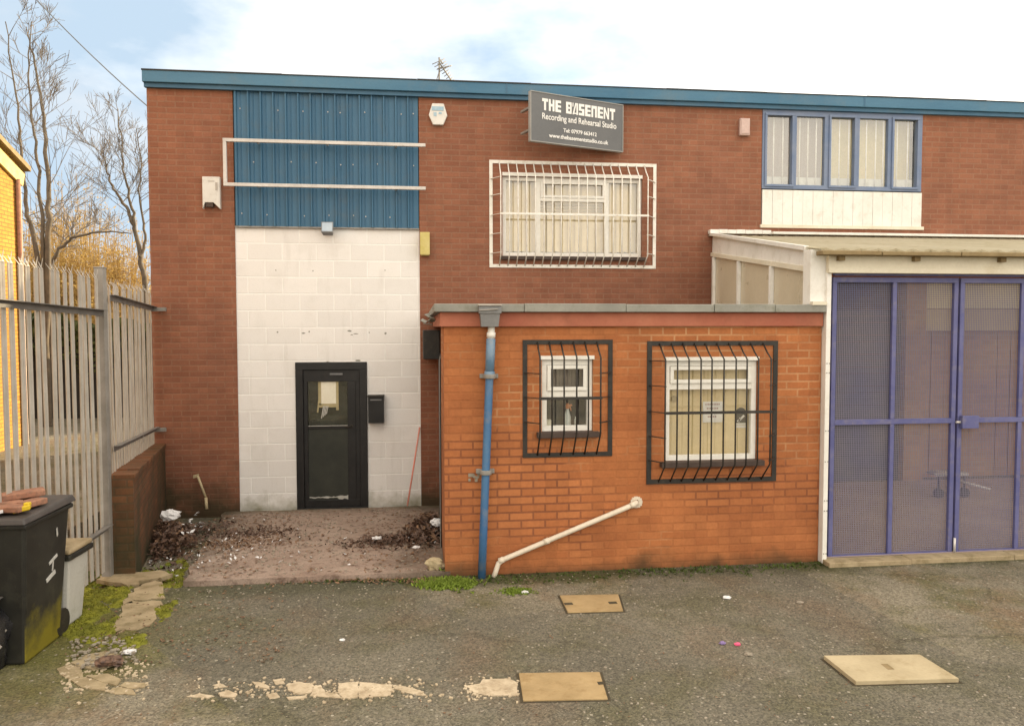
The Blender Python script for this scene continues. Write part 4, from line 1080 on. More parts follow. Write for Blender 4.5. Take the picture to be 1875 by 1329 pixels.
# corner column and post
XP = 3.885
m = MB(); m.box(XE1 - .15, XP, YE - .045, YE + .1, ZTt + .004, at(1495, 458, Y=YE).z); build('corner_column', m, 'white_paint', por, .004)
m = MB(); m.box(XE1 - .15, XP - .02, YE - .1, YE - .046, ZTt - .004, ZTt + .03); build('column_foot', m, 'cream_paint', por)
pxr = at(1517, 700, Y=YE - .05).x
m = MB(); m.box(XE1 + .004, pxr, YE - .075, YE + .03, 0.005, at(1510, 498, Y=YE - .05).z); post = build('post', m, 'white_paint', por, .004)
m = MB()
for zz in (1.95, 1.86, 1.3, 1.0, .62, .52, .1):
    for q in (.25, .75):
        xx = XE1 + .004 + (pxr - XE1) * q; m.tube([(xx, YE - .075, zz), (xx, YE - .08, zz)], .006, 6)
build('screw', m, 'galv_dark', post)
# front fascia
ff0, ff1 = at(1517, 500, Y=YE - .09).z, at(1517, 461, Y=YE - .09).z
m = MB(); m.box(XE1 + .003, 14, YE - .10, YE - .05, ff0, ff1); build('front_fascia', m, 'cream_paint', por, .004)
m = MB(); m.box(XE1 + .001, 14, YE - .112, YE - .1005, ff0 + .001, ff0 + .05); build('fascia_bead', m, 'cream_paint', por, .003)
# roof sheet, corrugated, falling to the front
zr0 = at(1340, 432, Y=0).z; zr1 = at(1600, 457, Y=YE - .2).z
m = MB()
x = SA.x - .06; k = 0; rx_ = []
while x < 14: rx_.append(x); x += .038
for (y, z, sk) in ((-.005, zr0, 0), (YE - .2, zr1, 1)):
    for i, xx in enumerate(rx_): m.v.append(Vector((xx - sk * (SA.x - 3.80) * max(0, 1 - i / 60), y, z + .012 * sin(i * pi / 2))))
n_ = len(rx_)
for i in range(n_ - 1): m.f.append([i, n_ + i, n_ + i + 1, i + 1]); m.sm.append(True)
for i in range(n_ - 1): 
    a, b = m.v[n_ + i], m.v[n_ + i + 1]
    m.add([a, b, b - Vector((0, 0, .02)), a - Vector((0, 0, .02))], [(0, 3, 2, 1)])
build('roof', m, 'porch_roof', por)
m = MB(); m.prism([t_a + Vector((0, 0, .045)), t_b + Vector((0, 0, .045)), t_b + Vector((0, 0, .002)), t_a + Vector((0, 0, .002))], sdv * .05); build('verge_trim', m, 'white_paint', por)
m = MB()
for i in range(7):
    a = SA.x - .06 + i * .13; m.box(a, a + .127, -.10, -.004, zr0 + .02, zr0 + .075 + .004 * (i % 2))
m.box(SA.x + .85, 9.6, -.16, -.004, zr0 + .015, zr0 + .05)
build('roof_flashing', m, 'white_paint', por, .004)
m = MB(); x = 3.74
while x < 14:
    L2 = rnd.uniform(.5, .9); m.box(x, x + L2 - .01, YE - .215 - rnd.uniform(0, .012), YE - .105, zr1 - .055, zr1 - .022 + rnd.uniform(0, .01)); x += L2
build('roof_edge', m, 'gutter_brown', por, .006)
m = MB()
for xx in (3.98, 4.75, 5.65, 6.6, 7.5): m.box(xx - .03, xx + .03, YE - .15, YE - .1005, zr1 - .10, zr1 - .056)
build('edge_clip', m, 'gutter_brown', por)
# inner rafters
m = MB()
for xx in (4.6, 5.6, 6.6, 7.6, 8.6): m.bar((xx, -.02, zr0 - .1), (xx, YE - .04, zr1 - .12), .05, .1)
build('rafter', m, 'white_paint', por)
m = MB(); m.add([(XE1 + .005, YE - .03, .045), (14, YE - .03, .045), (14, -.0, .0), (XE1 + .005, -.0, .0)], [(0, 1, 2, 3)]); build('floor', m, 'floor_conc', por)
m = MB()
xx = XE1 + .01
while xx < 14: L2 = rnd.uniform(.6, 1.1); m.box(xx, xx + L2 - .006, YE - .17 - rnd.uniform(0, .03), YE - .031, -.03, .04 + rnd.uniform(0, .008)); xx += L2
build('kerb_sill', m, 'sand_conc', por, .008)

# mesh gates
YG = YE + .02
gz1 = at(1600, 508, Y=YG).z; gz0 = at(1600, 1024, Y=YG).z; gm = at(1600, 772, Y=YG).z
def gate(x0, x1, bars, label, lock=False):
    g = thing('mesh_gate', ((x0 + x1) / 2, YG, .05), label, 'gate', 'blue mesh gates of the porch')
    m = MB(); ring(m, x0, x1, gz0, gz1, YG - .02, YG + .02, .045, .05, .06); build('frame', m, 'gate_blue', g, .003)
    m = MB(); m.box(x0 + .045, x1 - .045, YG - .022, YG + .012, gm - .025, gm + .025); build('mid_rail', m, 'gate_blue', g, .003)
    for bx_ in bars:
        m = MB(); m.box(bx_ - .022, bx_ + .022, YG - .021, YG + .012, gz0 + .06, gm - .026); m.box(bx_ - .022, bx_ + .022, YG - .021, YG + .012, gm + .026, gz1 - .05); build('upright', m, 'gate_blue', g, .003)
    m = MB(); p = .0185; x = x0 + .02
    yy = YG + .016
    while x < x1 - .02: m.add([(x, yy, gz0 + .02), (x + .0052, yy, gz0 + .02), (x + .0052, yy, gz1 - .02), (x, yy, gz1 - .02)], [(0, 1, 2, 3)]); x += p
    z = gz0 + .03
    while z < gz1 - .02: m.add([(x0 + .02, yy + .002, z), (x1 - .02, yy + .002, z), (x1 - .02, yy + .002, z + .0052), (x0 + .02, yy + .002, z + .0052)], [(0, 1, 2, 3)]); z += p
    mo = build('wire_mesh', m, 'mesh_wire', g)
    sl = mo.modifiers.new('thick', 'SOLIDIFY'); sl.thickness = .0025
    if lock:
        lx0, lx1, lz0, lz1 = rect_at(1760, 761, 1790, 784, YG - .05)
        m = MB(); m.box(lx0, lx1, YG - .07, YG - .023, lz0, lz1); lk = build('lock_box', m, 'gate_blue', g, .004)
        m = MB(); m.tube([(lx0 - .005, YG - .045, (lz0 + lz1) / 2), (lx0 - .05, YG - .045, (lz0 + lz1) / 2)], .012, 8); build('bolt', m, 'steel', lk)
    return g
ga, gbm = at(1519, 760, Y=YG).x, at(1747, 760, Y=YG).x
gate(ga, gbm, [at(1632, 760, Y=YG).x], 'left blue steel gate leaf filled with fine wire mesh')
gc = at(1751, 760, Y=YG).x
gate(gc, gc + (gbm - ga) * 1.02, [at(1865, 760, Y=YG).x], 'blue mesh gate leaf with a lock box, cut by the photo edge', True)
m = MB(); m.box(ga, 14, YE - .03, YE + .01, gz1 + .012, gz1 + .055); tr = build('gate_track', m, 'gate_blue', por, .003)
m = MB(); m.tube([(gbm + .01, YE - .02, .03), (gbm + .01, YE - .02, .19)], .012, 8); one('drop_bolt', m, 'steel', 'pale drop bolt at the foot of the gap between the gates', 'bolt')
# little trolley standing inside the porch
tc_ = at(1750, 935, Y=-1.2); 
tr_ = thing('hand_trolley', (tc_.x, -1.2, .0), 'pale metal trolley standing on the floor behind the mesh gates', 'trolley')
m = MB(); hz = .32
m.tube([(tc_.x - .28, -1.2, hz), (tc_.x + .16, -1.2, hz + .0)], .018, 8); m.tube([(tc_.x - .28, -1.0, hz), (tc_.x + .16, -1.0, hz)], .018, 8); m.tube([(tc_.x - .28, -1.2, hz), (tc_.x - .28, -1.0, hz)], .018, 8); m.tube([(tc_.x + .16, -1.2, hz), (tc_.x + .16, -1.0, hz)], .018, 8)
m.tube([(tc_.x - .05, -1.25, hz - .06), (tc_.x + .3, -1.45, .16)], .018, 8); build('frame', m, 'steel', tr_)
for xx in (tc_.x - .25, tc_.x + .12):
    m = MB(); m.tube([(xx, -1.22, .07), (xx, -1.16, .07)], .065, 14); m.tube([(xx, -1.19, .08), (xx, -1.19, hz)], .012, 6); build('wheel', m, 'black_metal', tr_)
m = MB(); m.box(tc_.x - .26, tc_.x + .14, -1.19, -1.01, hz + .0185, hz + .03); build('deck', m, 'steel', tr_)

# ------------------------------------------------------------------ low wall and palisade fence
lwall = MB()
F0 = at(203, 1012, Z=0); F1 = at(244, 1016, Z=0)
yw = -3.2
f0 = Vector((at(203, 940, Y=yw).x, yw, 0)); f1 = Vector((at(245, 940, Y=yw).x, yw, 0))
b0 = Vector((at(282, 850, Y=-.005).x, -.005, 0)); b1 = Vector((at(303, 850, Y=-.005).x, -.005, 0))
zw_f = at(225, 868, Y=yw).z; zw_b = at(292, 812, Y=-.01).z
def top(p, z): return Vector((p.x, p.y, z))
lwall.add([top(f0, -.3), top(f1, -.3), top(b1, -.3), top(b0, -.3), top(f0, zw_f - .05), top(f1, zw_f - .05), top(b1, zw_b - .05), top(b0, zw_b - .05)],
          [(0, 1, 5, 4), (1, 2, 6, 5), (2, 3, 7, 6), (3, 0, 4, 7), (4, 5, 6, 7)])
lo = thing('low_brick_wall', (f0 + f1) / 2, 'low weathered brick wall running from its end pier to the left of the building', 'wall')
build('wall', lwall, 'low_brick', lo)
m = MB(); dirw = (b1 - f1).normalized(); nseg = 9
for k in range(nseg):
    a0, a1 = f0.lerp(b0, k / nseg), f1.lerp(b1, k / nseg); c0, c1 = f0.lerp(b0, (k + .96) / nseg), f1.lerp(b1, (k + .96) / nseg)
    za = zw_f + (zw_b - zw_f) * k / nseg - .049; zb = zw_f + (zw_b - zw_f) * (k + .96) / nseg - .049; j = rnd.uniform(-.006, .006)
    out = Vector((.015, 0, 0))
    m.add([top(a0 - out, za), top(a1 + out, za), top(c1 + out, zb), top(c0 - out, zb), top(a0 - out, za + .05 + j), top(a1 + out, za + .05 + j), top(c1 + out, zb + .05 + j), top(c0 - out, zb + .05 + j)],
          [(0, 1, 5, 4), (1, 2, 6, 5), (2, 3, 7, 6), (3, 0, 4, 7), (4, 5, 6, 7)])
build('coping', m, 'low_brick', lo, .006)

def pale_mesh(h):
    """corrugated palisade pale with a split, splayed, triple pointed head; stands at origin, faces -Y"""
    m = MB(); w = .029
    prof = [(-w, 0), (-w * .62, -.012), (-w * .25, -.002), (0, -.014), (w * .25, -.002), (w * .62, -.012), (w, 0)]
    t = .003; zt = h - .085
    for i in range(6):
        a, b = prof[i], prof[i + 1]
        m.add([(a[0], a[1], 0), (b[0], b[1], 0), (b[0], b[1], zt), (a[0], a[1], zt), (a[0], a[1] + t, 0), (b[0], b[1] + t, 0), (b[0], b[1] + t, zt), (a[0], a[1] + t, zt)],
              [(0, 1, 2, 3), (7, 6, 5, 4), (0, 3, 7, 4), (1, 5, 6, 2), (3, 2, 6, 7)])
    for (i0, i1, dx, dy, hh) in ((0, 2, -.020, -.035, .06), (2, 4, 0, .015, .085), (4, 6, .020, -.035, .06)):
        a, b = prof[i0], prof[i1]; tip = ((a[0] + b[0]) / 2 + dx, (a[1] + b[1]) / 2 + dy, zt + hh)
        m.add([(a[0], a[1], zt), (b[0], b[1], zt), tip, (a[0], a[1] + t, zt), (b[0], b[1] + t, zt), (tip[0], tip[1] + t, tip[2])], [(0, 1, 2), (5, 4, 3), (0, 2, 5, 3), (1, 4, 5, 2)])
    return m
def fence(A, Bp, n, z0a, z0b, ha, hb, rails, label, flip=1, skip=()):
    root = thing('palisade_fence', A, label, 'fence', 'grey palisade fence panels')
    d = (Bp - A); L_ = d.length; ang = math.atan2(d.y, d.x)
    root.rotation_euler = (0, 0, ang if flip > 0 else ang)
    first = None
    for i in range(n):
        t = (i + .5) / n
        if i in skip: continue
        h = ha + (hb - ha) * t; zb = z0a + (z0b - z0a) * t
        if first is None:
            first = build('pale', pale_mesh((ha + hb) / 2), 'galv', None)
            o = first
        else:
            o = first.copy(); col.objects.link(o)
        o.parent = root
        o.location = (L_ * t, flip * .0, zb); o.scale = (1, flip, h / ((ha + hb) / 2))
        o.rotation_euler = (rnd.uniform(-.006, .006), rnd.uniform(-.006, .006), rnd.uniform(-.05, .05))
    for (za, zb) in rails:
        m = MB(); yo = .02 * flip
        m.bar(Vector((0, yo + .004 * flip, za)), Vector((L_, yo + .004 * flip, zb)), .006, .05); m.bar(Vector((0, yo + .03 * flip, za + .026)), Vector((L_, yo + .03 * flip, zb + .026)), .05, .006)
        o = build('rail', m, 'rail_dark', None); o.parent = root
    return root
XF = -3.09
pz = at(190, 572, Y=yw).z
rb_ = at(196, 962, Y=yw).z
Apost = Vector((at(191, 700, Y=yw).x, yw - .03, 0))
h1 = at(185, 500, Y=yw).z
f_near = Vector((Apost.x - .005, -6.6, 0))
za_top = at(0, 543, X=Apost.x).z
fence(f_near, Apost + Vector((0, -.04, 0)), 28, .10, .07, h1 - .02, h1 - .05, [(pz + .06, pz - .01), (rb_ - .02, rb_)], 'grey steel palisade fence panel running forward from the square post past the bins', -1)
Bw = Vector((b0.x + .03, -.06, 0))
h2 = at(240, 515, Y=-1.5).z
root2 = fence(Apost + Vector((.02, .09, 0)), Bw, 22, .62, .55, at(200, 508, Y=yw).z - .62, at(281, 525, Y=-.1).z - .55, [(at(198, 545, Y=yw).z, at(283, 566, Y=-.1).z), (at(201, 824, Y=yw).z, at(284, 786, Y=-.1).z)], 'narrow grey palisade fence panel standing behind the low wall up to the building', -1)
# wall brackets of that panel
for py in (567, 786):
    c = at(288, py, Y=-.02); m = MB(); m.bar(c + Vector((-.08, -.06, 0)), c + Vector((.13, -.06, .005)), .04, .05); m.tube([c + Vector((.07, -.06, 0)), c + Vector((.07, .015, 0))], .02, 8)
    o = build('wall_bracket', m, 'galv_dark', root2)
c = at(262, 790, Y=-1.2)
m = MB(); m.box(c.x - .06, c.x - .03, -1.3, -1.27, c.z - .12, c.z + .1); m.box(c.x + .0, c.x + .03, -1.3, -1.27, c.z - .12, c.z + .09); build('clamp', m, 'galv', root2)
m = MB(); m.box(Apost.x - .04, Apost.x + .04, yw - .07, yw + .01, -.1, at(190, 492, Y=yw).z); m.box(Apost.x - .044, Apost.x + .044, yw - .074, yw + .014, at(190, 492, Y=yw).z, at(190, 492, Y=yw).z + .012)
one('fence_post', m, 'galv_dark', 'square grey steel post where the two palisade panels meet', 'post', bevel=.004)

# ------------------------------------------------------------------ bins at the left edge
def tapered(mb_, cx, cy, w0, d0, w1, d1, z0, z1, n=1):
    v = []
    for (w, d, z) in ((w0, d0, z0), (w1, d1, z1)):
        v += [(cx - w / 2, cy - d / 2, z), (cx + w / 2, cy - d / 2, z), (cx + w / 2, cy + d / 2, z), (cx - w / 2, cy + d / 2, z)]
    mb_.add(v, [(0, 3, 2, 1), (4, 5, 6, 7), (0, 1, 5, 4), (1, 2, 6, 5), (2, 3, 7, 6), (3, 0, 4, 7)])
base = at(54, 1217, Z=0)
BXR, BYF = base.x, base.y
bn = thing('wheelie_bin', (BXR - .25, BYF + .25, 0), 'black wheelie bin with broken terracotta tiles piled on its lid', 'wheelie bin', rz=radians(-2))
def bb(name, m, mat, bevel=0):
    o = build(name, m, mat, None, bevel); o.parent = bn; return o
m = MB(); tapered(m, 0, 0, .46, .48, .58, .62, .0, .98); bb('body', m, 'bin_body', .02)
m = MB(); m.box(-.31, .31, -.335, .33, .955, .99); bb('rim', m, 'bin_black', .012)
m = MB()
m.add([(-.32, -.36, .992), (.32, -.36, .992), (.32, .36, 1.0), (-.32, .36, 1.0), (-.30, -.34, 1.03), (.30, -.34, 1.03), (.30, .34, 1.05), (-.30, .34, 1.05)], [(0, 3, 2, 1), (4, 5, 6, 7), (0, 1, 5, 4), (1, 2, 6, 5), (2, 3, 7, 6), (3, 0, 4, 7)])
bb('lid', m, 'bin_lid', .01)
for sx in (-1, 1):
    m = MB(); m.tube([(sx * .235, .28, .1), (sx * .19, .28, .1)], .1, 16); bb('wheel', m, 'black_metal')
m = MB(); m.tube([(-.25, .37, 1.0), (.25, .37, 1.0)], .016, 8); bb('handle', m, 'bin_black')
# painted marks on the right side, following its slope
def on_side(y, z): return (.23 + .06 * z / .98 + .003, y, z)
m = MB()
for (ya, za, yb_, zb, w) in ((.12, .85, .135, .79, .03), (.03, .615, .14, .65, .022), (.085, .62, .08, .55, .014), (.0, .50, .12, .535, .03)):
    m = MB(); m.bar(on_side(ya, za), on_side(yb_, zb), .004, w, (0, 0, 1)); bb('painted_mark', m, 'bin_mark')
# rubble on the lid
zl = 1.052
tl = [(-.02, -.10, .02, .16, .075, 'broad broken terracotta tile lying flat at the front of the bin lid'),
      (.10, .05, .5, .13, .07, 'tilted terracotta tile resting on the others on the bin lid'),
      (-.16, -.02, -.3, .11, .06, 'short terracotta brick end at the far left of the bin lid'),
      (-.02, .16, .1, .14, .08, 'dusty terracotta tile at the back of the bin lid'),
      (.14, -.20, -.15, .10, .055, 'flat terracotta tile nearest the yellow scrap on the bin lid'),
      (.20, -.04, 1.2, .09, .05, 'small terracotta tile piece at the right edge of the bin lid')]
rot = Matrix.Translation(bn.location) @ Matrix.Rotation(radians(-2), 4, 'Z')
for k, (tx, ty, ra_, lx, ly, lab) in enumerate(tl):
    c = rot @ Vector((tx, ty, zl + .022 + (.045 if k == 1 else 0)))
    ax = Vector((cos(ra_), sin(ra_), .05 if k == 1 else 0)).normalized(); ay = Vector((-sin(ra_), cos(ra_), 0))
    m = MB(); m.obox(c, ax * lx, ay * ly, ax.cross(ay) * .021); one('clay_tile', m, 'terracotta', lab, 'tile', 'terracotta tiles on the bin lid', bevel=.008)
c = rot @ Vector((.22, -.20, zl + .02)); m = MB(); m.obox(c, (.05, .012, .01), (-.012, .035, 0), (0, 0, .018)); m.obox(c + Vector((.03, .01, .027)), (.02, 0, 0), (0, .02, 0), (0, 0, .012)); one('yellow_scrap', m, 'yellow_plastic', 'bright yellow plastic scrap at the corner of the bin lid', 'plastic scrap', bevel=.008)
c = rot @ Vector((.10, -.27, zl + .012)); m = MB(); m.obox(c, (.03, .01, .006), (-.01, .02, 0), (0, 0, .008)); m.obox(c + Vector((-.07, -.01, .0)), (.018, .01, 0), (-.01, .012, 0), (0, 0, .006)); one('white_scrap', m, 'litter', 'small white crumbs on the front of the bin lid', 'litter')

b2 = at(128, 1150, Z=0)
pb2 = thing('grey_bin', (b2.x - .13, b2.y + .12, 0), 'low pale grey plastic bin standing between the black bin and the fence', 'bin', rz=radians(-3))
def p2(name, m, mat, bevel=0):
    o = build(name, m, mat, None, bevel); o.parent = pb2; return o
zt2 = at(128, 1005, Y=b2.y).z
m = MB(); tapered(m, 0, 0, .24, .26, .34, .34, 0, zt2 - .03); p2('body', m, 'bin_pale', .03)
m = MB(); m.box(-.19, .19, -.19, .19, zt2 - .075, zt2 - .03); p2('band', m, 'bin_black', .012)
m = MB(); m.box(-.185, .185, -.185, .185, zt2 - .029, zt2 + .01); p2('lid', m, 'sand_conc', .015)

def crumple(c, rx_, ry_, rz_, seed, mat, amp=.35, seg=26, flat=True):
    m = MB(); c = Vector(c); o = 0
    for i in range(seg + 1):
        th_ = pi * i / seg
        for j in range(seg * 2):
            ph = 2 * pi * j / (seg * 2)
            d = Vector((sin(th_) * cos(ph), sin(th_) * sin(ph), cos(th_)))
            k = 1 + amp * (mnoise.noise(d * 2.1 + Vector((seed, 0, 0))) + .6 * abs(mnoise.noise(d * 5.3 + Vector((0, seed, 0)))) + .3 * mnoise.noise(d * 11 + Vector((0, 0, seed))))
            p = Vector((d.x * rx_, d.y * ry_, d.z * rz_)) * k
            p.z = max(p.z, -rz_ * .9); m.v.append(c + p)
    n2 = seg * 2
    for i in range(seg):
        for j in range(n2):
            m.f.append([i * n2 + j, (i + 1) * n2 + j, (i + 1) * n2 + (j + 1) % n2, i * n2 + (j + 1) % n2]); m.sm.append(not flat)
    return m
q = at(-44, 1240, Z=0)
bg_ = thing('bin_bag', (q.x, q.y + .1, 0), 'crumpled black refuse bag at the left edge in front of the bin', 'bin bag')
m = crumple((q.x - .06, q.y + .14, .26), .19, .2, .3, 3.1, 'bag', flat=False); build('bag', m, 'bag', bg_)
m = MB()
for k in range(9):
    c = Vector((q.x + .10 + rnd.uniform(-.03, .03), q.y + .0 + rnd.uniform(-.05, .1), .1 + k * .075)); a = Vector((rnd.uniform(-1, 1), rnd.uniform(-.4, .4), rnd.uniform(-1, 1))).normalized() * rnd.uniform(.012, .04)
    b = a.cross(Vector((0, -1, .2))).normalized() * rnd.uniform(.006, .014); m.obox(c, a, b, a.cross(b).normalized() * .004)
build('fold_highlights', m, 'galv', bg_)  # pale slips painted in as highlights on the bag's folds

# ------------------------------------------------------------------ covers and concrete in the yard
def gp(px, py, z=0): return at(px, py, Z=z)
def plate(name, pxs, h, mat, label, cat, extra=None, group=None, bevel=.004):
    pts_ = [gp(x, y, h) for x, y in pxs]
    c = sum(pts_, Vector()) / len(pts_)
    root = thing(name, (c.x, c.y, 0), label, cat, group)
    m = MB(); m.prism([top(p, -.02) for p in pts_], (0, 0, h + .02)); build('slab', m, mat, root, bevel)
    m = MB(); m.prism([top(c + (p - c) * (1 + .022 / max(.2, (p - c).length)), -.02) for p in pts_], (0, 0, .023)); build('gap', m, 'soil', root)
    return root, pts_
r, p_ = plate('inspection_cover', [(950, 1231), (1098, 1229), (1113, 1278), (958, 1281)], .012, 'sandy', 'sandy stone cover beside the pale broken concrete in the foreground', 'cover')
m = MB(); c = gp(1100, 1250, .012); m.box(c.x - .02, c.x + .02, c.y - .02, c.y + .02, .0122, .013); build('lifting_hole', m, 'soil', r)
r, p_ = plate('inspection_cover', [(1025, 1089), (1132, 1087), (1141, 1117), (1040, 1120)], .012, 'sandy', 'sandy cover with two lifting slots close to the extension wall', 'cover')
for pp in ((1041, 1105), (1122, 1103)):
    c = gp(*pp, .012); m = MB(); m.box(c.x - .035, c.x + .035, c.y - .025, c.y + .025, .0122, .0135); build('lifting_slot', m, 'soil', r)
r, p_ = plate('inspection_cover', [(1508, 1199), (1684, 1197), (1756, 1241), (1567, 1246)], .03, 'pale_cover', 'large pale concrete cover with a central slot before the gates', 'cover')
a, b = gp(1619, 1215, .03), gp(1632, 1225, .03); m = MB(); m.bar(a + Vector((0, 0, .0005)), b + Vector((0, 0, .0005)), .045, .002); build('lifting_slot', m, 'gutter_brown', r)

def rough_poly(pxs, jit=1.0, sub=5):
    out = []
    n = len(pxs)
    for i in range(n):
        a, b = pxs[i], pxs[(i + 1) % n]
        for k in range(sub):
            t = k / sub
            out.append((a[0] + (b[0] - a[0]) * t + rnd.uniform(-1, 1) * jit * 2.0, a[1] + (b[1] - a[1]) * t + rnd.uniform(-1, 1) * jit * .7))
    return out
frs = [([(619, 1250), (657, 1247), (656, 1276), (626, 1277), (618, 1262)], 'squarish pale concrete piece left of the joint in the broken strip', 1),
       ([(658, 1248), (718, 1253), (716, 1272), (690, 1274), (657, 1276)], 'largest pale concrete piece in the broken strip', 1),
       ([(719, 1253), (745, 1256), (768, 1262), (783, 1272), (760, 1271), (724, 1260)], 'tapering pale concrete piece ending the broken strip', .8),
       ([(524, 1252), (545, 1248), (574, 1252), (571, 1268), (548, 1270), (526, 1262)], 'pale concrete piece with ragged left edge in the middle of the strip', 1),
       ([(574, 1254), (586, 1253), (600, 1268), (618, 1268), (628, 1277), (604, 1275), (568, 1272)], 'wedge shaped pale concrete piece joining two larger ones', .8),
       ([(461, 1248), (474, 1248), (492, 1255), (494, 1261), (476, 1258)], 'short narrow concrete sliver detached left of the strip', .6),
       ([(488, 1270), (506, 1266), (512, 1275), (494, 1278)], 'small concrete chip below the ragged piece of the strip', .6),
       ([(524, 1275), (560, 1272), (562, 1276), (530, 1280)], 'thin flat concrete sliver along the front of the strip', .5),
       ([(399, 1268), (418, 1263), (436, 1270), (428, 1276), (404, 1274)], 'rounded concrete chip towards the left end of the strip', .6),
       ([(342, 1274), (366, 1268), (392, 1273), (384, 1276)], 'leftmost flat concrete sliver of the strip', .5),
       ([(390, 1253), (404, 1250), (416, 1256), (402, 1258)], 'tiny concrete chip set back from the left end of the strip', .5),
       ([(500, 1243), (516, 1241), (522, 1250), (504, 1252)], 'small brownish concrete chip behind the middle of the strip', .6),
       ([(854, 1255), (880, 1251), (882, 1243), (930, 1241), (948, 1249), (949, 1272), (900, 1273), (868, 1268)], 'whitish concrete piece touching the sandy cover', 1)]
for pxs, lab, j in frs:
    pts_ = [gp(x, y, .006) for x, y in rough_poly(pxs, j)]
    m = MB(); m.prism([top(p, -.02) for p in pts_], (0, 0, .026 + rnd.uniform(-.002, .003)))
    one('concrete_fragment', m, 'pale_conc', lab, 'concrete piece', 'broken concrete pieces across the yard')
m = MB()
for k in range(420):
    c = gp(rnd.choice((rnd.uniform(340, 790), rnd.gauss(650, 90), rnd.uniform(850, 950))), rnd.gauss(1263, 10)); s_ = rnd.uniform(.003, .012); a = rnd.uniform(0, pi)
    m.obox((c.x, c.y, .002 + s_ * .2), Vector((cos(a), sin(a), .1)) * s_, Vector((-sin(a), cos(a), 0)) * s_ * .7, (0, 0, s_ * .4))
for k in range(200):
    c = gp(rnd.uniform(110, 275), rnd.gauss(1236, 18)); s_ = rnd.uniform(.003, .012); a = rnd.uniform(0, pi)
    m.obox((c.x, c.y, .002 + s_ * .2), Vector((cos(a), sin(a), .1)) * s_, Vector((-sin(a), cos(a), 0)) * s_ * .7, (0, 0, s_ * .4))
tag(build('concrete_crumbs', m, 'pale_conc'), 'pale concrete crumbs scattered round the broken pieces', 'rubble', kind='stuff')
# curved edging at the left (arc of sandy concrete) and the old path beside the moss
arc = [([(105, 1223), (122, 1216), (150, 1222), (152, 1238), (128, 1242), (110, 1234)], 'rust stained end piece of the curved concrete edging'),
       ([(126, 1243), (154, 1239), (196, 1250), (192, 1263), (150, 1258)], 'long lower piece of the curved concrete edging near the bin'),
       ([(160, 1238), (196, 1233), (222, 1244), (214, 1254), (188, 1249)], 'inner piece of the curved concrete edging'),
       ([(194, 1264), (216, 1256), (244, 1262), (250, 1270), (214, 1269)], 'front piece of the curved concrete edging'),
       ([(218, 1255), (230, 1248), (270, 1250), (264, 1257), (240, 1260)], 'right hand end piece of the curved concrete edging'),
       ([(130, 1214), (160, 1198), (200, 1192), (222, 1202), (205, 1218), (170, 1226), (150, 1221)], 'broad crumbling sandy patch within the curved concrete edging')]
for i, (pxs, lab) in enumerate(arc):
    pts_ = [gp(x, y, .006) for x, y in rough_poly(pxs, .8)]
    m = MB(); m.prism([top(p, -.02) for p in pts_], (0, 0, .025 + .003 * (i % 3)))
    one('edging_piece', m, 'sand_conc', lab, 'concrete piece', 'curved concrete edging by the bins')
pth = [([(206, 1158), (222, 1108), (246, 1100), (298, 1098), (282, 1140), (240, 1152)], 0.008), ([(226, 1104), (244, 1078), (276, 1062), (300, 1066), (297, 1095), (250, 1098)], .012), ([(178, 1058), (206, 1047), (300, 1043), (318, 1052), (262, 1062), (240, 1074)], .016)]
m = MB()
for pxs, h in pth:
    m.prism([top(gp(x, y, h), -.02) for x, y in rough_poly(pxs, 3.4)], (0, 0, h + .02))
tag(build('path', m, 'sand_conc'), kind='structure')

# ------------------------------------------------------------------ ground cover: moss, weeds, leaves, grit
def in_poly(x, y, poly):
    c = False; n = len(poly); j = n - 1
    for i in range(n):
        xi, yi = poly[i]; xj, yj = poly[j]
        if (yi > y) != (yj > y) and x < (xj - xi) * (y - yi) / (yj - yi) + xi: c = not c
        j = i
    return c
def sample(poly, n, seed=0):
    xs_ = [p[0] for p in poly]; ys_ = [p[1] for p in poly]; out = []; r_ = random.Random(seed)
    guard = 0
    while len(out) < n and guard < n * 60:
        guard += 1
        x, y = r_.uniform(min(xs_), max(xs_)), r_.uniform(min(ys_), max(ys_))
        if in_poly(x, y, poly): out.append((x, y))
    return out
def surf(x, y):
    """height of what lies there: slab or ground"""
    if y > yl and x < .3:
        t = (y - yl) / -yl
        if A.x + (-2.62 - A.x) * t < x: return .05 - .225 * t
    return ground_z(x, y)
def tufts(m, x, y, z, n, h, spread, lean=.8, w=.004):
    for _ in range(n):
        a = rnd.uniform(0, 2 * pi); r_ = rnd.uniform(0, spread)
        bx_, by_ = x + cos(a) * r_, y + sin(a) * r_; hh = h * rnd.uniform(.5, 1.2)
        d = Vector((rnd.uniform(-lean, lean), rnd.uniform(-lean, lean), 1)).normalized() * hh
        s_ = Vector((cos(a * 3), sin(a * 3), 0)) * w
        p = Vector((bx_, by_, z)); m.add([p - s_, p + s_, p + d * .6 + s_ * .8, p + d, p + d * .6 - s_ * .8], [(0, 1, 2, 3, 4)])
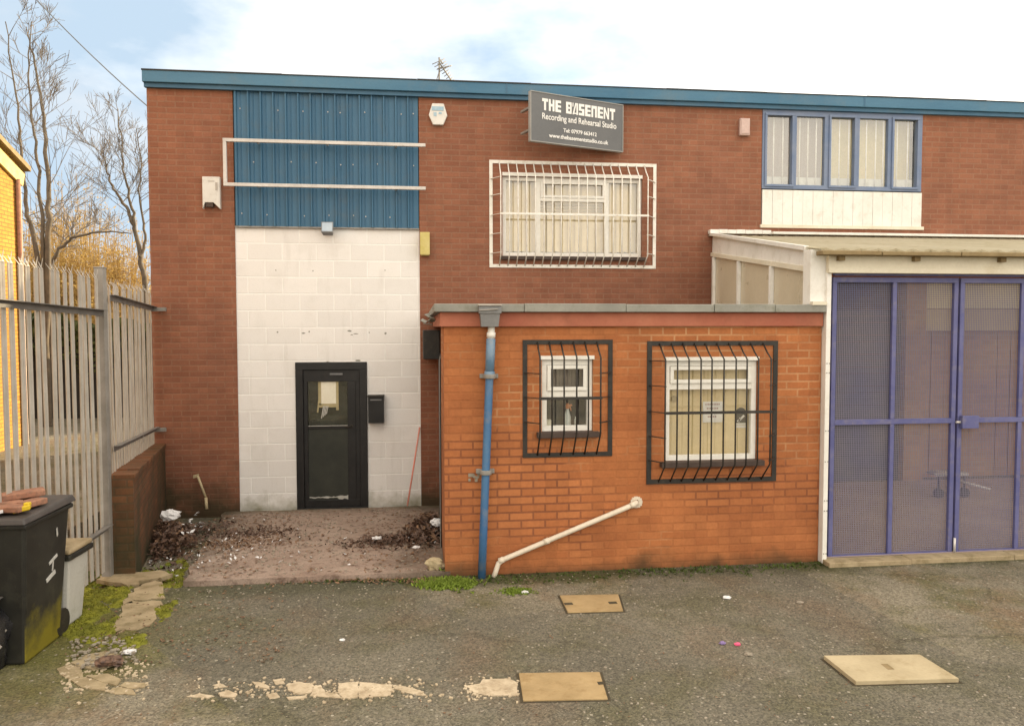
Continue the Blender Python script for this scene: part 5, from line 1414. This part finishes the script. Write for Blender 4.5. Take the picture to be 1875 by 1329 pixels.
# moss cushions
mossp = [[(x, y) for x, y in (( gp(*p).x, gp(*p).y) for p in poly)] for poly in (
    [(140, 1060), (178, 1050), (246, 1058), (238, 1078), (222, 1104), (208, 1150), (212, 1160), (262, 1150), (268, 1176), (230, 1192), (205, 1184), (140, 1172), (112, 1160), (118, 1110)],
    [(168, 1040), (215, 1030), (300, 1020), (330, 1000), (345, 1020), (322, 1052), (300, 1066), (262, 1046)],
    [(296, 1070), (330, 1042), (338, 1060), (320, 1105), (296, 1140), (284, 1120)])]
m = MB(); k = 0
for pi_, poly in enumerate(mossp):
    for (x, y) in sample(poly, (1400, 520, 260)[pi_], 5 + pi_):
        if mnoise.noise(Vector((x * 3.1, y * 3.1, 4))) < -.18: continue
        r_ = rnd.uniform(.012, .05); h = rnd.uniform(.006, .020); z = surf(x, y); o = len(m.v); ns = 7
        m.v.append(Vector((x, y, z + h)))
        for q in range(ns):
            an = 2 * pi * q / ns; rr = r_ * rnd.uniform(.35, .6); m.v.append(Vector((x + cos(an) * rr, y + sin(an) * rr, z + h * rnd.uniform(.6, .95))))
        for q in range(ns):
            an = 2 * pi * q / ns; rr = r_ * rnd.uniform(.8, 1.25); m.v.append(Vector((x + cos(an) * rr, y + sin(an) * rr, z - .004)))
        for q in range(ns):
            q2 = (q + 1) % ns; m.f.append([o, o + 1 + q, o + 1 + q2]); m.sm.append(True); m.f.append([o + 1 + q, o + 1 + ns + q, o + 1 + ns + q2, o + 1 + q2]); m.sm.append(True)
        tufts(m, x, y, z + h * .5, 5, .016, r_ * .9)
tag(build('moss', m, 'moss'), 'yellow green moss spreading over the ground below the fence', 'moss', kind='stuff')
# weeds along the extension foot and by the slab corner
m = MB(); m2 = MB()
for k in range(620):
    x = rnd.uniform(XE0 + .1, XE1); y = YE - .02 - abs(rnd.gauss(0, .13)); 
    if mnoise.noise(Vector((x * 2.3, y * 5, 9))) < -.12 and rnd.random() < .8: continue
    tufts(m, x, y, 0, 3, .026, .02, 1.2, .006)
for k in range(700):
    c = gp(rnd.gauss(822, 24), rnd.gauss(1069, 5)); 
    if c.y > YE - .02 and c.x > XE0 - .02: continue
    tufts(m2, c.x, c.y, surf(c.x, c.y), 4, .035, .02, 1.2, .008)
for k in range(220):
    c = gp(rnd.gauss(945, 14), rnd.gauss(1083, 3)); tufts(m2, c.x, c.y, 0, 4, .02, .02, 1.2, .006)
for k in range(160):
    c = gp(rnd.uniform(360, 760), 1062 + abs(rnd.gauss(0, 3))); tufts(m, c.x, c.y, 0, 4, .03, .02, 1.2, .006)
for k in range(120):
    c = gp(rnd.uniform(130, 330), rnd.gauss(1040, 10)); tufts(m2, c.x, c.y, surf(c.x, c.y), 4, .04, .02, 1.2, .006)
tag(build('weeds', m, 'weed'), 'dark green weeds and moss along the foot of the orange brick wall', 'weeds', kind='stuff')
tag(build('grass', m2, 'weed_bright'), 'bright green tufts at the corner of the slab and wall', 'grass', kind='stuff')
def leaf(m, p, s, up=.5):
    a = rnd.uniform(0, 2 * pi); d = Vector((cos(a), sin(a), rnd.uniform(-up, up))).normalized() * s
    w = d.cross(Vector((rnd.uniform(-up, up), rnd.uniform(-up, up), 1))).normalized() * s * rnd.uniform(.35, .55)
    c = Vector((0, 0, s * rnd.uniform(-.2, .35)))
    m.add([p - d, p - d * .2 + w + c, p + d, p - d * .2 - w + c, p - d * .1], [(0, 4, 1), (1, 4, 2), (2, 4, 3), (3, 4, 0)])
def heap(m, cpx, ctr_h, sx, sy, n, s0, s1, rot_=0.0):
    c = gp(*cpx)
    for _ in range(n):
        u, v = rnd.gauss(0, .5), rnd.gauss(0, .5); x = c.x + (u * cos(rot_) - v * sin(rot_)) * 1; x = c.x + u * sx * cos(rot_) - v * sy * sin(rot_); y = c.y + u * sx * sin(rot_) + v * sy * cos(rot_)
        if x > XE0 - .01 and y > YE: continue
        if y > -.03: continue
        wx_ = f1.x + (b1.x - f1.x) * (y - f1.y) / (b1.y - f1.y) + .03
        if y > yw and x < wx_: continue
        h = ctr_h * max(0, 1 - (u * u + v * v) * .7); leaf(m, Vector((x, y, surf(x, y) + rnd.uniform(.005, 1) * max(h, .02))), rnd.uniform(s0, s1), 1.0)
m = MB()
heap(m, (300, 968), .24, .95, .34, 1300, .02, .05, 1.95)
heap(m, (270, 1000), .16, .3, .25, 300, .02, .045)
heap(m, (350, 948), .14, .5, .25, 260, .02, .045)
heap(m, (790, 968), .24, .3, .6, 800, .02, .05)
heap(m, (735, 985), .07, .6, .3, 420, .018, .04)
heap(m, (690, 990), .03, .5, .3, 200, .018, .035)
heap(m, (460, 965), .03, .6, .35, 420, .015, .035)
tag(build('leaf_heap', m, 'leaf_dark'), 'heaps of dark wet leaves against the walls on both sides of the entrance', 'leaves', kind='stuff')
m = MB()
for (x, y) in sample([(A.x - .3, yl + .05), (.15, yl + .05), (.0, -.1), (-2.8, -.1)], 1700, 3):
    if abs(x + 1.1) < .45 and rnd.random() < .6: continue
    leaf(m, Vector((x, y, surf(x, y) + .008)), rnd.uniform(.010, .03), .35)
heap(m, (300, 968), .25, .9, .34, 420, .02, .045, 1.95)
heap(m, (790, 968), .25, .3, .6, 260, .02, .045)
heap(m, (420, 990), .02, .7, .35, 420, .012, .03)
for k in range(420):
    c = gp(rnd.uniform(350, 800), 1061 + abs(rnd.gauss(0, 4))); leaf(m, Vector((c.x, c.y, .012)), rnd.uniform(.01, .028), .6)
for k in range(420):
    c = gp(rnd.uniform(120, 520), rnd.uniform(1060, 1215)); leaf(m, Vector((c.x, c.y, .008)), rnd.uniform(.008, .022), .35)
for k in range(500):
    c = gp(rnd.uniform(100, 1870), rnd.uniform(1060, 1320)); leaf(m, Vector((c.x, c.y, .006)), rnd.uniform(.005, .013), .3)
tag(build('fallen_leaves', m, 'leaf_brown'), 'brown leaves scattered over slab and yard', 'leaves', kind='stuff')
m = MB()
def chip(m, x, y, z, s):
    a = rnd.uniform(0, pi); ax = Vector((cos(a), sin(a), rnd.uniform(-.2, .2))) * s; ay = Vector((-sin(a), cos(a), rnd.uniform(-.2, .2))) * s * rnd.uniform(.5, .9)
    m.obox((x, y, z + s * .25), ax, ay, Vector((0, 0, 1)) * s * rnd.uniform(.25, .6))
for k in range(900):
    c = gp(rnd.uniform(60, 1870), rnd.uniform(1052, 1329) if rnd.random() < .7 else rnd.uniform(1052, 1120)); chip(m, c.x, c.y, 0, rnd.uniform(.003, .009))
for (x, y) in sample([(A.x - .2, yl + .05), (.15, yl + .05), (.0, -.2), (-2.7, -.2)], 900, 8): chip(m, x, y, surf(x, y), rnd.uniform(.004, .013))
for k in range(120):
    c = gp(rnd.uniform(130, 250), rnd.uniform(1170, 1225)); chip(m, c.x, c.y, .015, rnd.uniform(.005, .016))
tag(build('gravel', m, 'stone'), 'loose grit and pale stone chips over the yard', 'gravel', kind='stuff')
m = MB()
for cpx, n_, sp in (((305, 958), 26, (32, 14)), ((350, 945), 18, (26, 8)), ((268, 1002), 10, (16, 10)), ((755, 985), 12, (40, 12)), ((798, 972), 16, (16, 14)), ((420, 1000), 70, (55, 26)), ((600, 1010), 30, (90, 22)), ((310, 985), 30, (30, 18))):
    for _ in range(n_):
        c = gp(rnd.gauss(cpx[0], sp[0]), rnd.gauss(cpx[1], sp[1]))
        if (c.x > XE0 - .03 and c.y > YE) or c.y > -.05: continue
        wx_ = f1.x + (b1.x - f1.x) * (c.y - f1.y) / (b1.y - f1.y) + .05
        if c.y > yw and c.x < wx_: continue
        leaf(m, Vector((c.x, c.y, surf(c.x, c.y) + (rnd.uniform(.05, .2) if n_ < 27 and cpx[1] < 980 else .015))), rnd.uniform(.015, .04) if n_ < 27 else rnd.uniform(.010, .028), .8)
tag(build('litter', m, 'litter'), 'white shreds of plastic and paper caught in the leaves', 'litter', kind='stuff')

# single bits of litter one can point at
def scrap(px, py, s, mat, label, cat='litter', name='litter', seed=1, flat=.3, z=None):
    c = gp(px, py, z if z is not None else 0)
    m = crumple((c.x, c.y, (z if z is not None else surf(c.x, c.y)) + s * flat * .9), s, s * .7, s * flat, seed, mat, .5, 8)
    return one(name, m, mat, label, cat)
scrap(237, 1196, .045, 'litter', 'flattened white scrap right of the mossy patch', seed=2)
scrap(1331, 1095, .035, 'litter', 'white crumpled paper in front of the larger barred window', seed=5)
scrap(961, 1085, .03, 'litter', 'white crumpled scrap near the foot of the waste pipe', seed=7)
scrap(1371, 1199, .03, 'stone', 'pale grey scrap just right of the pink wrapper', seed=9)
scrap(1350, 1181, .022, 'pink', 'pink sweet wrapper on the asphalt', 'wrapper', 'wrapper', 11, .5)
scrap(1323, 1179, .022, 'purple', 'small purple wrapper beside the pink one', 'wrapper', 'wrapper', 13, .5)
scrap(1465, 1104, .03, 'stone', 'flat pale scrap on the ground left of the white post', 'litter', 'litter', 15)
scrap(690, 987, .05, 'litter', 'white plastic scrap on the slab right of the door', seed=21, z=.05)
scrap(762, 1003, .04, 'litter', 'bright white scrap on the leaves near the extension corner', seed=23, z=.05)
scrap(312, 952, .10, 'litter', 'white crumpled plastic bag on the leaf heap by the low wall', 'plastic bag', 'plastic_bag', 25, .6, z=.16)
scrap(800, 962, .07, 'litter', 'white torn plastic on the leaf heap beside the extension', 'plastic bag', 'plastic_bag', 27, .6, z=.12)
scrap(627, 1172, .02, 'litter', 'tiny white speck of litter in the middle of the yard', seed=29)
c = gp(797, 1038, .06)
m = crumple((c.x, c.y, .09), .085, .06, .06, 31, 'terracotta', .4, 7); one('brick_lump', m, 'pale_cover', 'broken brick lump at the slab edge beside the extension corner', 'brick')
c = gp(202, 1222); m = crumple((c.x, c.y, .045), .09, .05, .03, 33, 'leaf_dark', .5, 8); one('leaf_clump', m, 'leaf_dark', 'dark clump of leaves lying on the curved edging', 'leaves')
# broken stick or pipe against the left wall
pa_, pb_2, pc_ = at(362, 871, Y=-.10), at(377, 911, Y=-.16), at(378.5, 932, Y=-.2)
m = MB(); m.tube([pa_, pb_2], .016, 8); m.tube([pb_2, pc_], .02, 8); m.obox(pa_ + Vector((-.02, 0, 0)), (.035, 0, .01), (0, .012, 0), (0, 0, .02))
one('broken_pipe', m, 'tan_box', 'bent length of grey pipe sticking up by the left wall', 'pipe')

# ------------------------------------------------------------------ beyond the fence: neighbour, hoarding, trees
nb_ = thing('neighbouring_building', (-13, 0, 0), 'sunlit yellow brick building beyond the palisade fence at the left edge', 'building')
YN1 = 5.5; c = at(42, 600, Y=YN1); XN = c.x
ze = at(42, 302, Y=YN1).z
yr = -2.0; zr = ze + (YN1 - yr) * .34
m = MB()
m.add([(XN, YN1, -.1), (XN, yr * 2 - YN1, -.1), (XN, yr * 2 - YN1, ze), (XN, yr, zr), (XN, YN1, ze), (XN - 9, YN1, -.1), (XN - 9, yr * 2 - YN1, -.1), (XN - 9, yr * 2 - YN1, ze), (XN - 9, yr, zr), (XN - 9, YN1, ze)],
      [(0, 4, 3, 2, 1)[::-1], (5, 0, 4, 9)[::-1], (1, 6, 7, 2)[::-1], (5, 6, 7, 8, 9)[::-1]])
build('wall', m, 'yellow_brick', nb_)
m = MB()
ov = .12
for (ya, za, yb2, zb2) in ((YN1 + .25, ze - .085, yr, zr), (yr, zr, yr * 2 - YN1 - .25, ze - .085)):
    m.add([(XN + ov, ya, za), (XN + ov, yb2, zb2), (XN - 9 - ov, yb2, zb2), (XN - 9 - ov, ya, za), (XN + ov, ya, za + .1), (XN + ov, yb2, zb2 + .1), (XN - 9 - ov, yb2, zb2 + .1), (XN - 9 - ov, ya, za + .1)],
          [(0, 1, 2, 3), (7, 6, 5, 4), (0, 4, 5, 1), (1, 5, 6, 2), (2, 6, 7, 3), (3, 7, 4, 0)])
build('roof', m, 'gutter_brown', nb_)
m = MB(); m.bar((XN + .03, YN1 + .1, ze - .28), (XN + .03, yr, zr - .18), .05, .26); build('bargeboard', m, 'yellow_box', nb_)
m = MB(); m.tube([(XN + .05, YN1 - .12, 0), (XN + .05, YN1 - .12, ze - .3)], .045, 8); build('downpipe', m, 'terracotta', nb_)
m = MB(); m.box(XN - .03, XN + .02, YN1 + .002, YN1 + .05, 0, ze - .2); build('corner_trim', m, 'white_paint', nb_)
m = MB(); m.box(XN - .2, XN + .015, YN1 - .05 - .4, YN1 - .41, 2.2, 2.5); 
# dark hoarding further back
YH = 10.0
hd = thing('board_fence', (-9, YH, 0), 'dark board fence in shade far behind the palisade', 'fence')
m = MB(); x = -14.0
while x < -3.0: m.box(x, x + .145, YH - .012 * (int(x * 7) % 2), YH + .02, .0, 2.35 + rnd.uniform(-.02, .03)); x += .15
build('boards', m, 'fence_board', hd)
for xx in (-13, -11, -9, -7, -5): m = MB(); m.box(xx - .05, xx + .05, YH + .021, YH + .12, 0, 2.4); build('post', m, 'fence_board', hd)

def grow(mt, mtw, p, d, L, r, depth, up=.25, spread=.6, kids=(4, 6), minr=.004, wander=.18):
    n = max(3, int(L / .35)); pts_ = [p.copy()]; rs = [r]; q = p.copy(); dd = d.normalized()
    for i in range(n):
        dd = (dd + Vector((rnd.gauss(0, wander), rnd.gauss(0, wander), rnd.gauss(0, wander) + up * .3))).normalized()
        q = q + dd * (L / n); pts_.append(q.copy()); rs.append(max(minr, r * (1 - .75 * (i + 1) / n)))
    (mt if r > .035 else mtw).tube(pts_, rs, 5 if r > .03 else 3, False)
    if depth <= 0: return
    for _ in range(rnd.randint(*kids)):
        t = rnd.uniform(.2, 1.0); i = min(n - 1, int(t * n)); b = pts_[i].lerp(pts_[i + 1], t * n - i)
        td = (pts_[i + 1] - pts_[i]).normalized(); o = td.orthogonal().normalized(); o.rotate(Matrix.Rotation(rnd.uniform(0, 2 * pi), 3, td))
        nd = (td * (1 - spread * .5) + o * spread + Vector((0, 0, up))).normalized()
        grow(mt, mtw, b, nd, L * rnd.uniform(.35, .6), max(minr, rs[i] * .5), depth - 1, up, spread, kids, minr, wander)
def stem(mt, mtw, pxs, Y, r0, r1, nb_side, lb, depth=2, minr=.0045):
    pts_ = [at(a, b, Y=Y) for a, b in pxs]
    fine = []
    for i in range(len(pts_) - 1):
        for k in range(4): fine.append(pts_[i].lerp(pts_[i + 1], k / 4) + Vector((rnd.gauss(0, .018), rnd.gauss(0, .02), 0)))
    fine.append(pts_[-1]); n = len(fine)
    mt.tube(fine, [r0 + (r1 - r0) * i / (n - 1) for i in range(n)], 7, False)
    for k in range(nb_side):
        t = rnd.uniform(.22, 1); i = min(n - 2, int(t * (n - 1))); b = fine[i].lerp(fine[i + 1], t * (n - 1) - i)
        a = rnd.uniform(0, 2 * pi); d = Vector((cos(a), sin(a) * .8, rnd.uniform(.35, 1.3)))
        grow(mt, mtw, b, d, lb * (1.15 - .7 * t) * rnd.uniform(.6, 1.1), max(.010, (r0 + (r1 - r0) * t) * .28), depth, .2, .55, (4, 6), minr, .09)
YT = 8.3
t1 = thing('bare_tree', at(80, 760, Y=YT), 'tall bare three stemmed tree beside the yellow building', 'tree')
mt, mw = MB(), MB()
g0 = at(76, 760, Y=YT)
stem(mt, mw, [(82, 780), (72, 480), (58, 420), (46, 370), (41, 290), (36, 240), (26, 150), (10, 40)], YT, .065, .010, 12, 2.1)
stem(mt, mw, [(84, 780), (79, 480), (78, 420), (72, 330), (65, 260), (55, 200), (50, 120), (58, 40)], YT, .055, .010, 9, 1.9)
stem(mt, mw, [(86, 780), (87, 470), (90, 400), (88, 330), (82, 230), (74, 172), (60, 100), (48, 50)], YT, .075, .010, 13, 2.2)
build('trunk', mt, 'bark', t1); build('crown', mw, 'twig', t1)
t2 = thing('bare_tree', at(262, 760, Y=YT + 2), 'slender forked bare tree close to the left end of the brick building', 'tree')
mt, mw = MB(), MB()
stem(mt, mw, [(272, 780), (266, 520), (258, 470), (247, 420), (238, 392), (222, 365), (205, 340), (196, 315), (188, 270)], YT + 2, .075, .012, 13, 2.0)
stem(mt, mw, [(247, 420), (243, 390), (235, 360), (226, 310), (222, 260), (216, 200)], YT + 2, .045, .010, 12, 1.8)
stem(mt, mw, [(258, 470), (266, 440), (263, 400), (256, 360), (258, 300), (250, 235)], YT + 2, .04, .010, 12, 1.8)
build('trunk', mt, 'bark', t2); build('crown', mw, 'twig', t2)
t3 = thing('bare_tree', at(110, 760, Y=YT + 1), 'low leaning bare tree with one long arching branch above the fence', 'tree')
mt, mw = MB(), MB()
stem(mt, mw, [(88, 780), (96, 480), (110, 455), (132, 436), (165, 427), (205, 424), (240, 428)], YT + 1, .055, .012, 14, 1.3)
build('trunk', mt, 'bark', t3); build('crown', mw, 'twig', t3)
# golden winter scrub, each bush its own
def bush(px, py_top, Y, wpx, label, n=420, seed=0):
    rr = random.Random(seed)
    base_ = at(px, 760, Y=Y); base_.z = 0; tp = at(px, py_top, Y=Y).z; wd = abs(at(px + wpx, 600, Y=Y).x - base_.x)
    root = thing('scrub_bush', base_, label, 'bush', 'golden winter scrub behind the fence')
    mw_, ml = MB(), MB()
    for k in range(n):
        a = rr.uniform(0, 2 * pi); u = rr.random() ** .5
        b = base_ + Vector((cos(a) * wd * .5 * u, sin(a) * .8 * u, 0)); hh = tp * (1.02 - .45 * u * u) * rr.uniform(.55, 1.05)
        e = base_ + Vector((cos(a) * wd * u * 1.05 + rr.gauss(0, .2), sin(a) * 1.4 * u, hh))
        mid = b.lerp(e, .55) + Vector((rr.gauss(0, .15), rr.gauss(0, .15), .15))
        mw_.tube([b, mid, e], [.012, .008, .004], 3, False)
        for q in range(7):
            t = rr.uniform(.35, 1); s0 = (b.lerp(mid, t / .55) if t < .55 else mid.lerp(e, (t - .55) / .45))
            d = Vector((rr.gauss(0, 1), rr.gauss(0, 1), rr.uniform(-.1, 1.2))).normalized() * rr.uniform(.2, .55)
            mw_.tube([s0, s0 + d * .5 + Vector((0, 0, .03)), s0 + d], [.006, .005, .003], 3, False)
            for _ in range(2):
                c_ = s0 + d * rr.uniform(.4, 1.05); sz = rr.uniform(.018, .04); v1 = Vector((rr.gauss(0, 1), rr.gauss(0, 1), rr.gauss(0, 1))).normalized() * sz; v2 = v1.orthogonal().normalized() * sz * .6
                ml.add([c_ - v1, c_ + v2, c_ + v1, c_ - v2], [(0, 1, 2, 3)])
    build('stems', mw_, 'gold_twig', root); build('leaves', ml, 'gold_leaf', root)
bush(70, 360, 12.0, 60, 'tall golden scrub bush just right of the yellow building', seed=1)
bush(130, 372, 13.0, 62, 'golden scrub bush in the gap behind the arching branch', seed=2)
bush(190, 395, 12.5, 58, 'golden scrub bush behind the square fence post', seed=3)
bush(245, 415, 13.5, 50, 'lower golden scrub bush next to the end of the brick building', seed=4)
bush(150, 318, 19.0, 110, 'broad golden thicket further back in the gap', n=520, seed=5)
# ivy over the hoarding
m = MB()
hv = thing('ivy_hedge', (-8.5, YH - .2, 0), 'dark ivy hedge trailing over the board fence', 'hedge')
for k in range(5200):
    x = rnd.uniform(-13.0, -4.2); zt_i = 2.55 + .5 * mnoise.noise(Vector((x * .8, 0, 2))); z = zt_i - abs(rnd.gauss(0, .45)); 
    if z < .9: continue
    p = Vector((x, YH - .12 - abs(rnd.gauss(0, .16)), z)); s = rnd.uniform(.035, .08)
    v1 = Vector((rnd.gauss(0, 1), rnd.gauss(0, .5), rnd.gauss(0, 1))).normalized() * s; v2 = v1.cross(Vector((rnd.gauss(0, .4), -1, rnd.gauss(0, .4)))).normalized() * s * .8
    m.add([p - v1, p + v2, p + v1, p - v2], [(0, 1, 2, 3)])
build('foliage', m, 'hedge', hv)
